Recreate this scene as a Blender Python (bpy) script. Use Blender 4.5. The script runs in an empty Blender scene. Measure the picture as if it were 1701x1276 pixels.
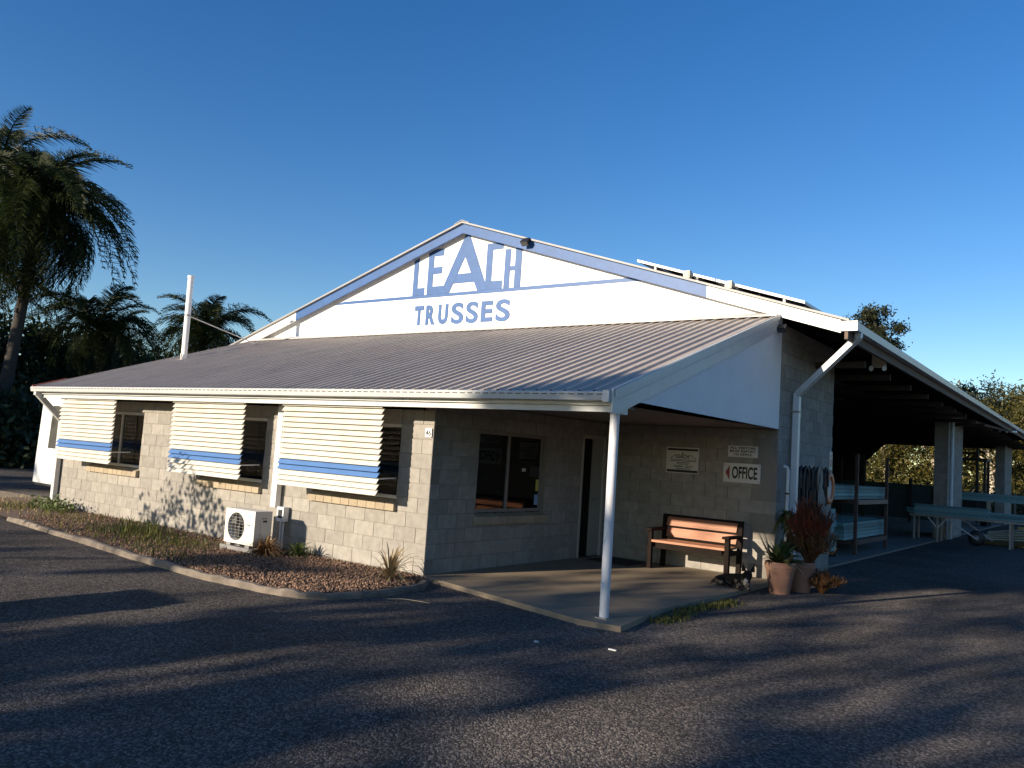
import bpy, math, random
import numpy as np
from mathutils import Vector, Matrix
SC = bpy.context.scene
COL = SC.collection
R_ = random.Random(7)

# ------------------------------------------------------------------ camera
YAW, PITCH, ROLL = 0.64229, 0.08581, 0.06646
CAM = Vector((7.44872, -8.277, 1.66867))
fw = Vector((-math.sin(YAW)*math.cos(PITCH), math.cos(YAW)*math.cos(PITCH), math.sin(PITCH)))
rt = Vector((math.cos(YAW), math.sin(YAW), 0)); up = rt.cross(fw)
cr, sr = math.cos(ROLL), math.sin(ROLL)
r2 = rt*cr + up*sr; u2 = -rt*sr + up*cr
cd = bpy.data.cameras.new('camera'); cam = bpy.data.objects.new('camera', cd); COL.objects.link(cam)
M = Matrix.Identity(4)
for i in range(3):
    M[i][0] = r2[i]; M[i][1] = u2[i]; M[i][2] = -fw[i]; M[i][3] = CAM[i]
cam.matrix_world = M
cd.sensor_fit = 'HORIZONTAL'; cd.sensor_width = 36.0; cd.lens = 1364.672/1701*36.0
cd.clip_start = 0.05; cd.clip_end = 3000
SC.camera = cam
# ------------------------------------------------------------------ light
SUNX, SUNZ = 0.325, 0.29                    # sunlight travels along (SUNX, 1, -SUNZ)
sd = Vector((SUNX, 1, -SUNZ)).normalized()
w = bpy.data.worlds.new('World'); SC.world = w; w.use_nodes = True
nt = w.node_tree; bg = nt.nodes['Background']
sky = nt.nodes.new('ShaderNodeTexSky'); sky.sky_type = 'NISHITA'; sky.sun_disc = False
sky.sun_elevation = math.asin(-sd.z); sky.sun_rotation = math.atan2(-sd.x, -sd.y)
sky.altitude = 50; sky.air_density = 1.0; sky.dust_density = 0.2; sky.ozone_density = 2.2
hs = nt.nodes.new('ShaderNodeHueSaturation'); hs.inputs['Saturation'].default_value = 1.36; hs.inputs['Hue'].default_value = .512
nt.links.new(sky.outputs[0], hs.inputs['Color']); nt.links.new(hs.outputs[0], bg.inputs[0]); bg.inputs[1].default_value = 0.105
ld = bpy.data.lights.new('sun', 'SUN'); ld.energy = 5.0; ld.angle = math.radians(0.53); ld.color = (1.0, 0.87, 0.70)
sun = bpy.data.objects.new('sun', ld); COL.objects.link(sun)
sun.rotation_euler = sd.to_track_quat('-Z', 'Y').to_euler(); sun.location = (-20, -60, 40)
SC.view_settings.view_transform = 'Standard'; SC.view_settings.look = 'None'
SC.view_settings.exposure = 0.65; SC.view_settings.gamma = 1.0
SC.render.engine = 'CYCLES'

# ------------------------------------------------------------------ materials
MATS = {}
def mat(name, col, rough=.6, metal=0., var=.12, scale=6., bump=0., bscale=60., rnd=0., streak=None, spec=.5, dirt=None, dirt_amt=.0):
    """principled with noise colour variation, optional per-piece tone and bump"""
    if name in MATS: return MATS[name]
    m = bpy.data.materials.new(name); m.use_nodes = True; n = m.node_tree.nodes; L = m.node_tree.links
    b = n['Principled BSDF']; b.inputs['Roughness'].default_value = rough; b.inputs['Metallic'].default_value = metal
    b.inputs['Specular IOR Level'].default_value = spec
    tc = n.new('ShaderNodeTexCoord'); geo = n.new('ShaderNodeNewGeometry')
    nz = n.new('ShaderNodeTexNoise'); nz.inputs['Scale'].default_value = scale; nz.inputs['Detail'].default_value = 6
    vec = geo.outputs['Position']
    if streak:
        mp = n.new('ShaderNodeMapping'); mp.inputs['Scale'].default_value = streak
        L.new(vec, mp.inputs[0]); L.new(mp.outputs[0], nz.inputs['Vector'])
    else: L.new(vec, nz.inputs['Vector'])
    mr = n.new('ShaderNodeMapRange'); mr.inputs[1].default_value = .25; mr.inputs[2].default_value = .75
    mr.inputs[3].default_value = 1-var; mr.inputs[4].default_value = 1+var
    L.new(nz.outputs[0], mr.inputs[0])
    val = mr.outputs[0]
    if rnd:
        oi = n.new('ShaderNodeObjectInfo'); ad = n.new('ShaderNodeMath'); ad.operation = 'ADD'
        L.new(oi.outputs['Random'], ad.inputs[0]); L.new(geo.outputs['Random Per Island'], ad.inputs[1])
        fr = n.new('ShaderNodeMath'); fr.operation = 'FRACT'; L.new(ad.outputs[0], fr.inputs[0])
        m2 = n.new('ShaderNodeMapRange'); m2.inputs[3].default_value = 1-rnd; m2.inputs[4].default_value = 1+rnd
        L.new(fr.outputs[0], m2.inputs[0])
        mu = n.new('ShaderNodeMath'); mu.operation = 'MULTIPLY'; L.new(val, mu.inputs[0]); L.new(m2.outputs[0], mu.inputs[1]); val = mu.outputs[0]
    vm = n.new('ShaderNodeVectorMath'); vm.operation = 'SCALE'; vm.inputs[0].default_value = col[:3]
    L.new(val, vm.inputs['Scale']); out = vm.outputs[0]
    if dirt:
        n2 = n.new('ShaderNodeTexNoise'); n2.inputs['Scale'].default_value = 1.7; n2.inputs['Detail'].default_value = 8; n2.inputs['Roughness'].default_value = .7
        L.new(vec, n2.inputs['Vector'])
        m3 = n.new('ShaderNodeMapRange'); m3.inputs[1].default_value = .5; m3.inputs[2].default_value = .72; m3.inputs[4].default_value = dirt_amt
        L.new(n2.outputs[0], m3.inputs[0])
        mx = n.new('ShaderNodeMix'); mx.data_type = 'RGBA'; L.new(m3.outputs[0], mx.inputs[0]); L.new(out, mx.inputs[6]); mx.inputs[7].default_value = (*dirt, 1); out = mx.outputs[2]
    L.new(out, b.inputs['Base Color'])
    if bump:
        nb = n.new('ShaderNodeTexNoise'); nb.inputs['Scale'].default_value = bscale; nb.inputs['Detail'].default_value = 4
        L.new(vec, nb.inputs['Vector']); bp = n.new('ShaderNodeBump'); bp.inputs['Strength'].default_value = bump; bp.inputs['Distance'].default_value = .01
        L.new(nb.outputs[0], bp.inputs['Height']); L.new(bp.outputs[0], b.inputs['Normal'])
    MATS[name] = m; return m
def leafmat(name, c1, c2, trans=.25, scale=1.2):
    if name in MATS: return MATS[name]
    m = bpy.data.materials.new(name); m.use_nodes = True; n = m.node_tree.nodes; L = m.node_tree.links
    b = n['Principled BSDF']; b.inputs['Roughness'].default_value = .55; b.inputs['Specular IOR Level'].default_value = .3
    geo = n.new('ShaderNodeNewGeometry'); nz = n.new('ShaderNodeTexNoise'); nz.inputs['Scale'].default_value = scale
    L.new(geo.outputs['Position'], nz.inputs['Vector'])
    ad = n.new('ShaderNodeMath'); ad.operation = 'ADD'; L.new(nz.outputs[0], ad.inputs[0])
    ml = n.new('ShaderNodeMath'); ml.operation = 'MULTIPLY_ADD'; ml.inputs[1].default_value = .6; ml.inputs[2].default_value = -.3
    L.new(geo.outputs['Random Per Island'], ml.inputs[0]); L.new(ml.outputs[0], ad.inputs[1])
    mr = n.new('ShaderNodeMapRange'); mr.inputs[1].default_value = .3; mr.inputs[2].default_value = .75; L.new(ad.outputs[0], mr.inputs[0])
    mx = n.new('ShaderNodeMix'); mx.data_type = 'RGBA'; mx.inputs[6].default_value = (*c1, 1); mx.inputs[7].default_value = (*c2, 1)
    L.new(mr.outputs[0], mx.inputs[0]); L.new(mx.outputs[2], b.inputs['Base Color'])
    tr = n.new('ShaderNodeBsdfTranslucent'); L.new(mx.outputs[2], tr.inputs[0])
    ms = n.new('ShaderNodeMixShader'); ms.inputs[0].default_value = trans
    L.new(b.outputs[0], ms.inputs[1]); L.new(tr.outputs[0], ms.inputs[2]); L.new(ms.outputs[0], n['Material Output'].inputs[0])
    MATS[name] = m; return m
def asphalt_mat():
    m = bpy.data.materials.new('asphalt'); m.use_nodes = True; n = m.node_tree.nodes; L = m.node_tree.links
    b = n['Principled BSDF']; b.inputs['Roughness'].default_value = .9; b.inputs['Specular IOR Level'].default_value = .15; b.inputs['Diffuse Roughness'].default_value = 1.0
    geo = n.new('ShaderNodeNewGeometry'); P = geo.outputs['Position']
    vo = n.new('ShaderNodeTexVoronoi'); vo.inputs['Scale'].default_value = 62; L.new(P, vo.inputs['Vector'])
    v2 = n.new('ShaderNodeTexVoronoi'); v2.inputs['Scale'].default_value = 140; L.new(P, v2.inputs['Vector'])
    sep = n.new('ShaderNodeSeparateColor'); L.new(vo.outputs['Color'], sep.inputs[0])
    cr = n.new('ShaderNodeValToRGB'); e = cr.color_ramp.elements
    e[0].position = 0; e[0].color = (.062, .057, .054, 1); e[1].position = 1; e[1].color = (.32, .275, .24, 1)
    x = e.new(.6); x.color = (.14, .122, .108, 1)
    L.new(sep.outputs[0], cr.inputs[0])
    nz = n.new('ShaderNodeTexNoise'); nz.inputs['Scale'].default_value = .45; nz.inputs['Detail'].default_value = 9; nz.inputs['Roughness'].default_value = .65; L.new(P, nz.inputs['Vector'])
    mr = n.new('ShaderNodeMapRange'); mr.inputs[1].default_value = .3; mr.inputs[2].default_value = .7; mr.inputs[3].default_value = .6; mr.inputs[4].default_value = 1.35; L.new(nz.outputs[0], mr.inputs[0])
    vm = n.new('ShaderNodeVectorMath'); vm.operation = 'SCALE'; L.new(cr.outputs[0], vm.inputs[0]); L.new(mr.outputs[0], vm.inputs['Scale'])
    L.new(vm.outputs[0], b.inputs['Base Color'])
    ad = n.new('ShaderNodeMath'); ad.operation = 'MULTIPLY_ADD'; ad.inputs[1].default_value = .5
    L.new(v2.outputs['Distance'], ad.inputs[0]); L.new(vo.outputs['Distance'], ad.inputs[2])
    bp = n.new('ShaderNodeBump'); bp.inputs['Strength'].default_value = 1.0; bp.inputs['Distance'].default_value = .03; bp.invert = True
    L.new(ad.outputs[0], bp.inputs['Height']); L.new(bp.outputs[0], b.inputs['Normal'])
    return m
def glass_mat():
    m = bpy.data.materials.new('window_glass'); m.use_nodes = True; n = m.node_tree.nodes; L = m.node_tree.links
    g = n.new('ShaderNodeBsdfGlossy'); g.inputs['Roughness'].default_value = .02; t = n.new('ShaderNodeBsdfTransparent'); t.inputs[0].default_value = (.62, .66, .66, 1)
    f = n.new('ShaderNodeFresnel'); f.inputs[0].default_value = 1.5; ms = n.new('ShaderNodeMixShader')
    L.new(f.outputs[0], ms.inputs[0]); L.new(t.outputs[0], ms.inputs[1]); L.new(g.outputs[0], ms.inputs[2]); L.new(ms.outputs[0], n['Material Output'].inputs[0])
    return m
GLASS = glass_mat(); ASPHALT = asphalt_mat()
BLOCK = mat('concrete_block', (.30, .275, .238), .9, var=.18, scale=9, bump=.35, bscale=120, rnd=.12, dirt=(.30, .25, .19), dirt_amt=.25)
MORTAR = mat('mortar', (.23, .205, .17), .95, var=.1, bump=.3)
WHITE = mat('white_paint', (.80, .79, .76), .45, var=.04, scale=3)
GWHITE = mat('white_cladding', (.80, .80, .79), .6, var=.03, scale=2)
TRIM = mat('trim_off_white', (.56, .56, .54), .4, var=.07, scale=4, dirt=(.35, .34, .32), dirt_amt=.3)
CREAM = mat('cream_slat_paint', (.60, .57, .50), .5, var=.06, scale=5, rnd=.04, dirt=(.50, .44, .31), dirt_amt=.4)
BLUE = mat('blue_paint', (.020, .085, .245), .5, var=.14, scale=8)
LBLUE = mat('light_blue_slat', (.09, .19, .41), .45, var=.06, scale=5)
ROOF = mat('roof_sheet', (.45, .385, .325), .55, metal=.05, var=.14, scale=1.5, streak=(6, .35, .35), dirt=(.2, .17, .15), dirt_amt=.35)
ROOFG = mat('old_roof_iron', (.30, .29, .28), .6, metal=.2, var=.15, scale=2)
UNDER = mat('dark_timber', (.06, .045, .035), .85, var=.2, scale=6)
FASCIA = mat('weathered_timber', (.16, .11, .08), .8, var=.25, scale=5, streak=(1, .3, 6))
CONC = mat('concrete_slab', (.27, .205, .135), .8, var=.15, scale=3, bump=.15, bscale=80, dirt=(.22, .17, .12), dirt_amt=.5)
KERBM = mat('kerb_concrete', (.185, .15, .115), .95, var=.4, scale=7, bump=.5, bscale=90, dirt=(.2, .16, .12), dirt_amt=.5)
SOIL = mat('soil_mulch', (.14, .09, .06), .95, var=.45, scale=14, bump=.8, bscale=60)
DIRT = mat('dry_dirt', (.22, .17, .11), .95, var=.35, scale=5, bump=.6, bscale=50)
GRASSG = mat('paddock', (.075, .07, .026), .95, var=.4, scale=1.2, bump=.6, bscale=12)
SILL = mat('sill_brick', (.36, .29, .20), .85, var=.12, scale=15, bump=.2, rnd=.1)
ALU = mat('window_aluminium', (.72, .70, .66), .4, var=.05)
BROWNF = mat('bronze_frame', (.26, .22, .19), .45, var=.08)
BLACK = mat('black_plastic', (.02, .02, .022), .5, var=.1)
BLIND = mat('brown_blind', (.32, .21, .15), .8, var=.15, rnd=.15)
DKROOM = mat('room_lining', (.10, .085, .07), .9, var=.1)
BENCHW = mat('bench_plank', (.40, .17, .09), .55, var=.22, scale=6, streak=(.6, 6, 6), rnd=.08)
BENCHD = mat('bench_frame', (.014, .009, .007), .8, var=.2, scale=8, spec=.12)
TERRA = mat('terracotta', (.34, .17, .11), .85, var=.16, scale=9, bump=.15, dirt=(.5, .38, .28), dirt_amt=.35)
TREAT = mat('treated_pine', (.17, .31, .31), .75, var=.15, scale=5, streak=(3, .4, 8), rnd=.32)
STEEL = mat('grey_steel', (.30, .29, .28), .5, metal=.5, var=.12)
RUST = mat('rusty_steel', (.10, .055, .04), .8, var=.3, scale=9)
PVC = mat('grey_pvc', (.68, .69, .70), .4, var=.06)
ORANGE = mat('orange_ring_paint', (.75, .22, .08), .5, var=.1)
LGREY = mat('light_grey', (.55, .54, .52), .6, var=.08)
BARK = mat('grey_bark', (.20, .16, .12), .95, var=.3, scale=7, bump=.6, bscale=25)
PALEBARK = mat('pale_gum_bark', (.50, .42, .32), .8, var=.25, scale=4)
PALMT = mat('palm_trunk', (.055, .046, .038), .95, var=.25, scale=5, streak=(1, 1, 8), bump=.5, bscale=20)
L_DARK = leafmat('dark_leaves', (.012, .024, .010), (.035, .055, .018))
L_GOLD = leafmat('sunny_gum_leaves', (.028, .032, .007), (.135, .108, .022), .3)
L_OLIVE = leafmat('olive_gum_leaves', (.018, .026, .012), (.055, .056, .026), .3)
L_PALM = leafmat('palm_leaves', (.012, .022, .008), (.05, .062, .018), .3)
L_GRASS = leafmat('green_grass', (.06, .075, .018), (.20, .19, .055), .35, 5)
L_DRY = leafmat('dry_grass', (.30, .20, .09), (.50, .38, .20), .3, 6)
L_BROWN = leafmat('dead_brown_grass', (.16, .08, .035), (.30, .18, .08), .25, 6)
L_POT = leafmat('strappy_leaves', (.06, .09, .025), (.17, .20, .07), .3, 5)
L_FIRE = leafmat('firestick_twigs', (.09, .045, .02), (.26, .06, .035), .2, 4)
L_FIREG = leafmat('firestick_low_twigs', (.09, .055, .02), (.22, .10, .045), .2, 5)

# ------------------------------------------------------------------ builders
def tag(o, label=None, cat=None, group=None, kind=None):
    if label: o['label'] = label
    if cat: o['category'] = cat
    if group: o['group'] = group
    if kind: o['kind'] = kind
    return o
def empty(name, loc, label, cat, group=None):
    o = bpy.data.objects.new(name, None); COL.objects.link(o); o.location = loc; o.empty_display_size = .2
    return tag(o, label, cat, group)
def root_loc(o):
    v = Vector((0, 0, 0))
    while o is not None: v += o.location; o = o.parent
    return v
class MB:
    def __init__(s): s.v = []; s.f = []; s.sm = []
    def add(s, vs, fs, smooth=False):
        k = len(s.v); s.v += [tuple(p) for p in vs]; s.f += [tuple(i+k for i in f) for f in fs]; s.sm += [smooth]*len(fs); return s
    def box(s, x0, x1, y0, y1, z0, z1):
        return s.add([(x0,y0,z0),(x1,y0,z0),(x1,y1,z0),(x0,y1,z0),(x0,y0,z1),(x1,y0,z1),(x1,y1,z1),(x0,y1,z1)],
                     [(0,3,2,1),(4,5,6,7),(0,1,5,4),(1,2,6,5),(2,3,7,6),(3,0,4,7)])
    def bar(s, p, q, a, b, upv=(0,0,1)):
        p = Vector(p); q = Vector(q); d = (q-p).normalized(); u = Vector(upv)
        if abs(d.dot(u)) > .98: u = Vector((0,1,0))
        sx = d.cross(u).normalized(); sy = sx.cross(d)
        vs = [c + sx*i*a/2 + sy*j*b/2 for c in (p, q) for i, j in ((-1,-1),(1,-1),(1,1),(-1,1))]
        return s.add(vs, [(0,3,2,1),(4,5,6,7),(0,1,5,4),(1,2,6,5),(2,3,7,6),(3,0,4,7)])
    def tube(s, pts, r, n=8, cap=True):
        pts = [Vector(p) for p in pts]; rr = r if isinstance(r, (list, tuple)) else [r]*len(pts)
        rings = []; u = None
        for i, p in enumerate(pts):
            d = (pts[min(i+1, len(pts)-1)] - pts[max(i-1, 0)]).normalized()
            if u is None: u = d.orthogonal().normalized()
            else: u = (u - d*u.dot(d)).normalized()
            w_ = d.cross(u)
            rings.append([p + (u*math.cos(2*math.pi*k/n) + w_*math.sin(2*math.pi*k/n))*rr[i] for k in range(n)])
        vs = [v for g in rings for v in g]; fs = []
        for i in range(len(pts)-1):
            for k in range(n): fs.append((i*n+k, i*n+(k+1)%n, (i+1)*n+(k+1)%n, (i+1)*n+k))
        s.add(vs, fs, True)
        if cap: s.add(rings[0], [tuple(reversed(range(n)))]); s.add(rings[-1], [tuple(range(n))])
        return s
    def lathe(s, c, prof, n=24, sx=1., sy=1.):
        vs = [(c[0]+r*sx*math.cos(2*math.pi*k/n), c[1]+r*sy*math.sin(2*math.pi*k/n), c[2]+z) for r, z in prof for k in range(n)]
        fs = [(i*n+k, i*n+(k+1)%n, (i+1)*n+(k+1)%n, (i+1)*n+k) for i in range(len(prof)-1) for k in range(n)]
        return s.add(vs, fs, True)
    def prism(s, poly, ax, a, b):
        """poly in the two axes other than ax, extruded from a to b along ax"""
        def mk(p, t):
            return {'Y': (p[0], t, p[1]), 'X': (t, p[0], p[1]), 'Z': (p[0], p[1], t)}[ax]
        n = len(poly); vs = [mk(p, a) for p in poly] + [mk(p, b) for p in poly]
        fs = [tuple(range(n)), tuple(reversed(range(n, 2*n)))] + [(i, i+n, (i+1) % n + n, (i+1) % n) for i in range(n)]
        return s.add(vs, fs)
    def build(s, name, m, parent=None, kind=None, label=None, cat=None, group=None, fixn=True):
        me = bpy.data.meshes.new(name); o_ = root_loc(parent) if parent else Vector((0,0,0))
        me.from_pydata([(v[0]-o_.x, v[1]-o_.y, v[2]-o_.z) for v in s.v], [], s.f)
        if any(s.sm): me.polygons.foreach_set('use_smooth', s.sm)
        me.update()
        if fixn:
            import bmesh
            bm = bmesh.new(); bm.from_mesh(me); bmesh.ops.recalc_face_normals(bm, faces=bm.faces); bm.to_mesh(me); bm.free()
        me.materials.append(m)
        o = bpy.data.objects.new(name, me); COL.objects.link(o)
        if parent: o.parent = parent
        return tag(o, label, cat, group, kind)
def npmesh(name, V, F, m, parent=None, **kw):
    """quads/tris from arrays"""
    me = bpy.data.meshes.new(name); o_ = root_loc(parent) if parent else Vector((0,0,0))
    V = np.asarray(V, np.float32) - np.array(o_[:], np.float32); F = np.asarray(F, np.int32); k = F.shape[1]
    me.vertices.add(len(V)); me.vertices.foreach_set('co', V.ravel())
    me.loops.add(F.size); me.loops.foreach_set('vertex_index', F.ravel())
    me.polygons.add(len(F)); me.polygons.foreach_set('loop_start', np.arange(0, F.size, k, dtype=np.int32))
    me.update(calc_edges=True); me.validate(); me.materials.append(m)
    o = bpy.data.objects.new(name, me); COL.objects.link(o)
    if parent: o.parent = parent
    return tag(o, **kw)
def leaves(P, size, rng, aspect=.5, droop=0.):
    """one rhombic leaf face per point -> V,F"""
    n = len(P); a = rng.normal(size=(n,3)); a[:,2] -= droop; a /= np.linalg.norm(a, axis=1)[:,None]
    b = rng.normal(size=(n,3)); b -= a*(a*b).sum(1)[:,None]; b /= np.linalg.norm(b, axis=1)[:,None]
    s = size*rng.uniform(.6, 1.3, n)[:,None]
    V = np.stack([P-a*s*.5, P+b*s*aspect*.5, P+a*s*.5, P-b*s*aspect*.5], 1).reshape(-1, 3)
    return V, np.arange(4*n).reshape(n, 4)
def text_mesh(body, x0, x1, z0, z1, y, depth, bold=0.):
    cu = bpy.data.curves.new('t', 'FONT'); cu.body = body; cu.offset = bold; cu.extrude = .05; cu.align_x = 'CENTER'; cu.space_line = .95
    ob = bpy.data.objects.new('t', cu); COL.objects.link(ob)
    dg = bpy.context.evaluated_depsgraph_get(); me = bpy.data.meshes.new_from_object(ob.evaluated_get(dg))
    co = np.zeros(len(me.vertices)*3); me.vertices.foreach_get('co', co); co = co.reshape(-1, 3)
    fs = [tuple(p.vertices) for p in me.polygons]
    bpy.data.objects.remove(ob); bpy.data.curves.remove(cu); bpy.data.meshes.remove(me)
    mn = co.min(0); mx = co.max(0); t = (co-mn)/(mx-mn)
    mb = MB(); mb.add([(x0+(x1-x0)*p[0], y-depth*p[2], z0+(z1-z0)*p[1]) for p in t], fs); return mb

# ------------------------------------------------------------------ setting: ground
def gz(Y):
    s_ = min(1, max(0, (-Y-3)/3)); return -.06-.14*s_*s_*(3-2*s_)
mb = MB(); mb.add([(-900,-700,-.45),(900,-700,-.45),(900,1500,-.45),(-900,1500,-.45)], [(0,1,2,3)])
mb.build('ground', GRASSG, kind='structure')
ys = [-60,-30,-15,-9,-7]+[-6+.25*i for i in range(13)]+[-2,0,5,20,42.0]
mb = MB()
vs = [(x, y, gz(y)) for y in ys for x in (-60, 40)]
mb.add(vs, [(2*i, 2*i+1, 2*i+3, 2*i+2) for i in range(len(ys)-1)])
mb.add([(-60,-60,-.2),(40,-60,-.2),(40,-60,-.45),(-60,-60,-.45)], [(0,1,2,3)])
mb.add([(-60,42,-.06),(40,42,-.06),(40,42,-.45),(-60,42,-.45)], [(0,1,2,3)])
mb.build('asphalt_yard', ASPHALT, kind='structure', fixn=False)
mb = MB(); mb.add([(-60,41.5,-.052),(40,41.5,-.052),(60,140,-.1),(-90,140,-.1)], [(0,1,2,3)]); mb.build('paddock', GRASSG, kind='structure', fixn=False)
# porch slab, shed floor
mb = MB(); mb.prism([(0.0,-.02),(2.9,-.72),(3.34,-.66),(3.13,.74),(3.17,3.3),(3.12,4.69),(0.0,4.69)], 'Z', -.2, 0.0); mb.build('porch_slab', CONC, kind='structure')
SHEDF = mat('shed_floor_concrete', (.17, .15, .13), .85, var=.2, scale=2, dirt=(.08, .07, .06), dirt_amt=.5)
mb = MB(); mb.box(-10.3, 3.0, 4.92, 39.2, -.2, -.02); mb.build('shed_floor', SHEDF, kind='structure')
# garden bed, dirt verge and kerb
KERB = [(-8.2,-1.74),(-7.9,-1.78),(-7.1,-1.84),(-5.74,-1.97),(-4.68,-2.06),(-3.3,-2.22),(-2.35,-2.28),(-1.4,-2.33),(-.8,-2.3),(-.24,-2.26),(.15,-2.15),(.37,-1.97),(.5,-1.6),(.55,-1.1),(.50,-.64),(.3,-.3)]
GY = lambda x: 0
bed = [(-12.5,-1.0),(-11,-1.5)] + KERB + [(0.0,-.03),(-10.4,-.0),(-12.5,.6)]
mb = MB(); n = len(bed); mb.add([(x,y,-.02) for x,y in bed], [tuple(range(n))]); mb.build('garden_bed', SOIL, kind='structure')
mb = MB(); mb.add([(-16,-2.6,-.052),(-9.2,-1.75,-.052),(-9.0,.02,-.05),(-11.5,.9,-.05),(-17,.6,-.05)], [(0,1,2,3,4)]); mb.build('dirt_verge', DIRT, kind='structure')
mb = MB(); pr = []
kp = []
for i in range(len(KERB)-1):
    for t in (0, .25, .5, .75): kp.append(Vector((KERB[i][0]*(1-t)+KERB[i+1][0]*t+R_.uniform(-.012,.012), KERB[i][1]*(1-t)+KERB[i+1][1]*t+R_.uniform(-.012,.012), R_.uniform(-.008,.006))))
kp.append(Vector((*KERB[-1], 0)))
for i, p in enumerate(kp):
    d = (kp[min(i+1,len(kp)-1)]-kp[max(i-1,0)]).normalized(); nn = Vector((d.y,-d.x,0))
    h = .012+R_.uniform(-.008,.008)
    pr.append([p+nn*.052+Vector((0,0,-.2)), p+nn*.055+Vector((0,0,h-.03)), p+nn*.032+Vector((0,0,h)), p-nn*.032+Vector((0,0,h)), p-nn*.052+Vector((0,0,h-.02)), p-nn*.052+Vector((0,0,-.2))])
vs = [v for g in pr for v in g]
mb.add(vs, [(i*6+k, i*6+k+1, (i+1)*6+k+1, (i+1)*6+k) for i in range(len(pr)-1) for k in range(5)])
mb.build('kerb', KERBM, kind='structure')

# ------------------------------------------------------------------ the building
BL = empty('workshop_building', (0, 0, 0), 'concrete block truss workshop with white gable front and corrugated lean-to office roof', 'building')
D, XR = 4.7, 3.07
BLOCKS = []     # (parent, centre, size)
def blockwall(name, ax, face, out, a0, a1, z0, z1, opens, anchor, parity, thick=.18, zc=None):
    """ax: axis the wall runs along; face: plane coordinate; out: sign of outward normal"""
    core = MB(); A = sorted({a0, a1, *[o[0] for o in opens], *[o[1] for o in opens]}); Z = sorted({z0, z1, *[o[2] for o in opens], *[o[3] for o in opens]})
    A = [a for a in A if a0 <= a <= a1]; Z = [z for z in Z if z0 <= z <= z1]
    c0, c1 = sorted((face-out*.008, face-out*thick))
    for i in range(len(A)-1):
        for j in range(len(Z)-1):
            ca, cz = (A[i]+A[i+1])/2, (Z[j]+Z[j+1])/2
            if any(o[0] < ca < o[1] and o[2] < cz < o[3] for o in opens): continue
            if ax == 'X': core.box(A[i], A[i+1], c0, c1, Z[j], Z[j+1])
            else: core.box(c0, c1, A[i], A[i+1], Z[j], Z[j+1])
    w_ = core.build(name, MORTAR, BL)
    k = 0
    while k*.2 < z1-.02:
        b0, b1 = k*.2, min(k*.2+.2, z1); off = anchor + (0 if (k % 2) == parity else .2)
        n0 = math.floor((a0-off)/.4)-1; segs = [(off+.4*i, off+.4*i+.4) for i in range(n0, n0+int((a1-a0)/.4)+4)]
        for s0, s1 in segs:
            s0, s1 = max(s0, a0), min(s1, a1)
            if s1-s0 < .03: continue
            pieces = [(s0, s1, b0, b1)]
            for o in opens:
                np_ = []
                for p in pieces:
                    if p[1] <= o[0] or p[0] >= o[1] or p[3] <= o[2] or p[2] >= o[3]: np_.append(p); continue
                    if p[0] < o[0]: np_.append((p[0], o[0], p[2], p[3]))
                    if p[1] > o[1]: np_.append((o[1], p[1], p[2], p[3]))
                    q0, q1 = max(p[0], o[0]), min(p[1], o[1])
                    if p[2] < o[2]: np_.append((q0, q1, p[2], o[2]))
                    if p[3] > o[3]: np_.append((q0, q1, o[3], p[3]))
                pieces = np_
            for p in pieces:
                if p[1]-p[0] < .03 or p[3]-p[2] < .03: continue
                la, lz = p[1]-p[0]-.008, p[3]-p[2]-.008; ca, cz = (p[0]+p[1])/2, (p[2]+p[3])/2
                jit = R_.uniform(-.0015, .0015); cc = face - out*(.025+jit)
                if ax == 'X': BLOCKS.append((w_, Vector((ca, cc, cz)), (la, .05, lz), Vector((0, out, 0))))
                else: BLOCKS.append((w_, Vector((cc, ca, cz)), (.05, la, lz), Vector((out, 0, 0))))
        k += 1
    return w_
WIN = [(-9.1, -7.3), (-5.31, -3.61), (-2.35, -.61)]
blockwall('office_front_wall', 'X', 0, -1, -10.4, 0, -.1, 2.2, [(a, b, .8, 2.0) for a, b in WIN], 0, 1)
blockwall('porch_wall', 'Y', 0, 1, 0.01, D, -.1, 2.34, [(1.0, 2.74, .65, 2.0), (3.82, 4.62, -.2, 2.1)], 0, 0)
blockwall('sign_wall', 'X', D, -1, .19, XR-.001, -.1, 2.34, [], XR, 0)
blockwall('side_wall', 'Y', XR, 1, D+.0, 7.72, -.1, 4.05, [], D, 1, thick=.4)
for i, (ya, yb) in enumerate(((20.5, 23.4), (36.0, 38.9))):
    blockwall('pier_side', 'Y', XR, 1, ya, yb, -.1, 4.1, [], ya, 1, thick=.39)
    blockwall('pier_front', 'X', ya-.002, -1, 2.68, XR-.002, -.1, 4.1, [], 2.68, 0, thick=.1)
def score(b):
    _, c, s, nrm = b; v = CAM-c; d = v.length; return s[0]*s[2]*abs(nrm.y)*v.dot(nrm)/d**3 + s[1]*s[2]*abs(nrm.x)*v.dot(nrm)/d**3
def behind_blind(b):
    c = b[1]; return b[3].y < 0 and c.y < .1 and any(a-.2 < c.x < e-.35 and c.z > 1.0 for a, e in ((-9.65,-7.3),(-5.6,-3.4),(-2.65,-.4)))
BLOCKS.sort(key=lambda b: -score(b)*(0.05 if behind_blind(b) else 1))
um = bpy.data.meshes.new('block'); h = .5
mbu = MB(); mbu.box(-h, h, -h, h, -h, h); um.from_pydata(mbu.v, [], mbu.f); um.materials.append(BLOCK)
for par, c, s_, nrm in BLOCKS[:300]:
    o = bpy.data.objects.new('block', um); COL.objects.link(o); o.parent = par; o.location = c; o.scale = s_
rest = MB()
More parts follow.
